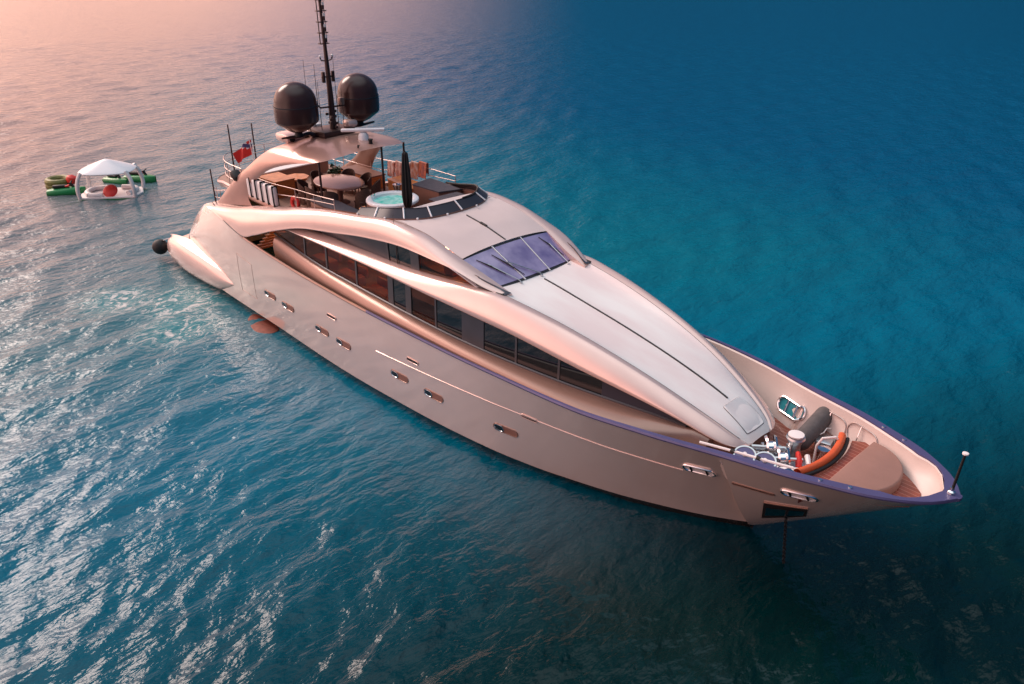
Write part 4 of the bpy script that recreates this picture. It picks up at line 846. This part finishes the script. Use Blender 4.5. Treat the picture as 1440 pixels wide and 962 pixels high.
# ================================================================ water
CX, CY = 9.25, -18.58
rr = [0.0]; r = 1.5
while r < 9000: rr.append(r); r *= 1.0088 if r < 140 else 1.05
rr = np.array(rr); na = 900; aa = np.linspace(0, 2*math.pi, na, endpoint=False)
RR, AA = np.meshgrid(rr[1:], aa, indexing='ij'); X = CX + RR * np.cos(AA); Y = CY + RR * np.sin(AA); Z = np.zeros_like(X)
for k in range(70):
    lam = 0.55 * (4.5 / .55) ** rng.uniform(0, 1); th = R(196) + rng.normal(0, .42); kk = 2 * math.pi / lam; amp = .0052 * lam ** .55; ph = rng.uniform(0, 6.28)
    fade = np.clip(1.6 - RR * (2*math.pi/na) * 3.2 / lam, 0, 1)
    s_ = np.sin(kk * (X * math.cos(th) + Y * math.sin(th)) + ph + .5 * np.sin(X * .13 + k) + .5 * np.sin(Y * .11 + 2 * k))
    Z += amp * fade * (s_ + .25 * (s_ * s_ - .5) * 2)
lull = .45 + .55 * (.5 + .5 * np.sin(X * .07 + 1.2 * np.sin(Y * .05))); d_h = np.clip((np.abs(Y) - 3.2) / 6, .35, 1); Z *= np.where((X < 3) & (X > -34), d_h, 1) * (.7 + .3 * lull)
V = np.stack([X, Y, Z], -1).reshape(-1, 3); nR = len(rr) - 1
me = bpy.data.meshes.new('sea_water')
i = np.arange(nR - 1)[:, None] * na; j = np.arange(na)[None, :]; j2 = (j + 1) % na
F = np.stack([i + j, i + na + j, i + na + j2, i + j2], -1).reshape(-1, 4)
c0 = len(V); V = np.vstack([V, [[CX, CY, 0]]])
me.vertices.add(len(V)); me.vertices.foreach_set('co', V.astype(np.float32).ravel())
nq = len(F); tri = np.stack([np.full(na, c0), np.arange(na), (np.arange(na) + 1) % na], -1)
loops = np.concatenate([F.ravel(), tri.ravel()]); me.loops.add(len(loops)); me.loops.foreach_set('vertex_index', loops.astype(np.int32))
starts = np.concatenate([np.arange(nq) * 4, nq * 4 + np.arange(na) * 3]); me.polygons.add(nq + na); me.polygons.foreach_set('loop_start', starts.astype(np.int32))
me.polygons.foreach_set('use_smooth', np.ones(nq + na, bool)); me.update(calc_edges=True); me.validate()
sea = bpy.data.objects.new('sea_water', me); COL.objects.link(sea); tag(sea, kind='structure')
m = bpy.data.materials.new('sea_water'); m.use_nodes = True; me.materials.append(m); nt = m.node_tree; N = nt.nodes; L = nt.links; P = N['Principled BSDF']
P.inputs['IOR'].default_value = 1.34; P.inputs['Roughness'].default_value = .09; P.inputs['Specular IOR Level'].default_value = .36
geo = nd('ShaderNodeNewGeometry'); pos = geo.outputs['Position']; sx = nd('ShaderNodeSeparateXYZ'); L.new(pos, sx.inputs[0])
def noise(scale, detail=3, stretch=(1, 1, 1), rot=0, rough=.5, dist=0):
    mp = nd('ShaderNodeMapping'); L.new(pos, mp.inputs[0]); mp.inputs['Scale'].default_value = stretch; mp.inputs['Rotation'].default_value = (0, 0, rot)
    n = nd('ShaderNodeTexNoise'); n.inputs['Scale'].default_value = scale; n.inputs['Detail'].default_value = detail; n.inputs['Roughness'].default_value = rough; n.inputs['Distortion'].default_value = dist; L.new(mp.outputs[0], n.inputs['Vector']); return n.outputs[0]
# water colour zones: shoal aft, hull shade and reflection painted dark off the bow, open blue water to port
def lin(a, b, c): return mth('ADD', mth('ADD', mth('MULTIPLY', sx.outputs[0], a), mth('MULTIPLY', sx.outputs[1], b)), c)
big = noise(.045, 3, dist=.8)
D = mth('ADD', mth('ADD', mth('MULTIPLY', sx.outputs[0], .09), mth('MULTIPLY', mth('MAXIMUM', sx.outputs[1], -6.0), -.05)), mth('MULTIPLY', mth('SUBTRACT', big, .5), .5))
shoal, teal, hull_shade, blue = (.002, .150, .195), (.0001, .125, .200), (.0001, .014, .015), (.0001, .078, .165)
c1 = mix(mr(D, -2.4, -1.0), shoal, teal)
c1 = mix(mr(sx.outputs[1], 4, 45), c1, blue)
c1 = mix(mr(mth('ADD', mth('MULTIPLY', sx.outputs[0], -1.0), mth('MULTIPLY', mth('MAXIMUM', sx.outputs[1], -4.0), -1.6)), 16, 80), c1, (.21, .16, .15))  # pink sky sheen on the far aft water, put into its body colour
c2 = mix(mr(D, -1.15, .35), c1, hull_shade)
fine = noise(.9, 4, (1, .45, 1), R(10), .6)
c2 = mix(mr(fine, .35, .7, 0, .6), c2, mix(1.0, c2, (.75, .80, .82), 'MULTIPLY'))
# foam swirls left by the thrusters aft
def dist(x, y, r0, r1):
    v = nd('ShaderNodeVectorMath', operation='DISTANCE'); L.new(pos, v.inputs[0]); v.inputs[1].default_value = (x, y, 0); return mr(v.outputs['Value'], r1, r0)
fo = mth('MAXIMUM', dist(-27.2, -5.0, .5, 3.0), mth('MAXIMUM', dist(-24.5, -6.4, .3, 2.6), dist(-29.5, -7.2, .3, 2.6)))
fn = noise(1.6, 6, (1, .7, 1), 0, .65, 2.2)
foam = mth('MULTIPLY', fo, mr(fn, .50, .62, 0, .8))
c2 = mix(mth('MULTIPLY', fo, .55), c2, (.03, .24, .26))
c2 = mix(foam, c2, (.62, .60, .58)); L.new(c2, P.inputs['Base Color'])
L.new(mth('ADD', mth('MULTIPLY', foam, .4), .10), P.inputs['Roughness'])
h = mth('ADD', mth('MULTIPLY', noise(1.3, 3, (1, .38, 1), R(12), .5, .5), .13), mth('ADD', mth('MULTIPLY', noise(2.7, 3, (1, .5, 1), R(-8), .5, .3), .12), mth('MULTIPLY', noise(7.0, 3, (1, .5, 1), R(10), .55), .035)))
bp = nd('ShaderNodeBump'); bp.inputs['Strength'].default_value = 1.0; bp.inputs['Distance'].default_value = .68; L.new(h, bp.inputs['Height']); L.new(bp.outputs[0], P.inputs['Normal'])
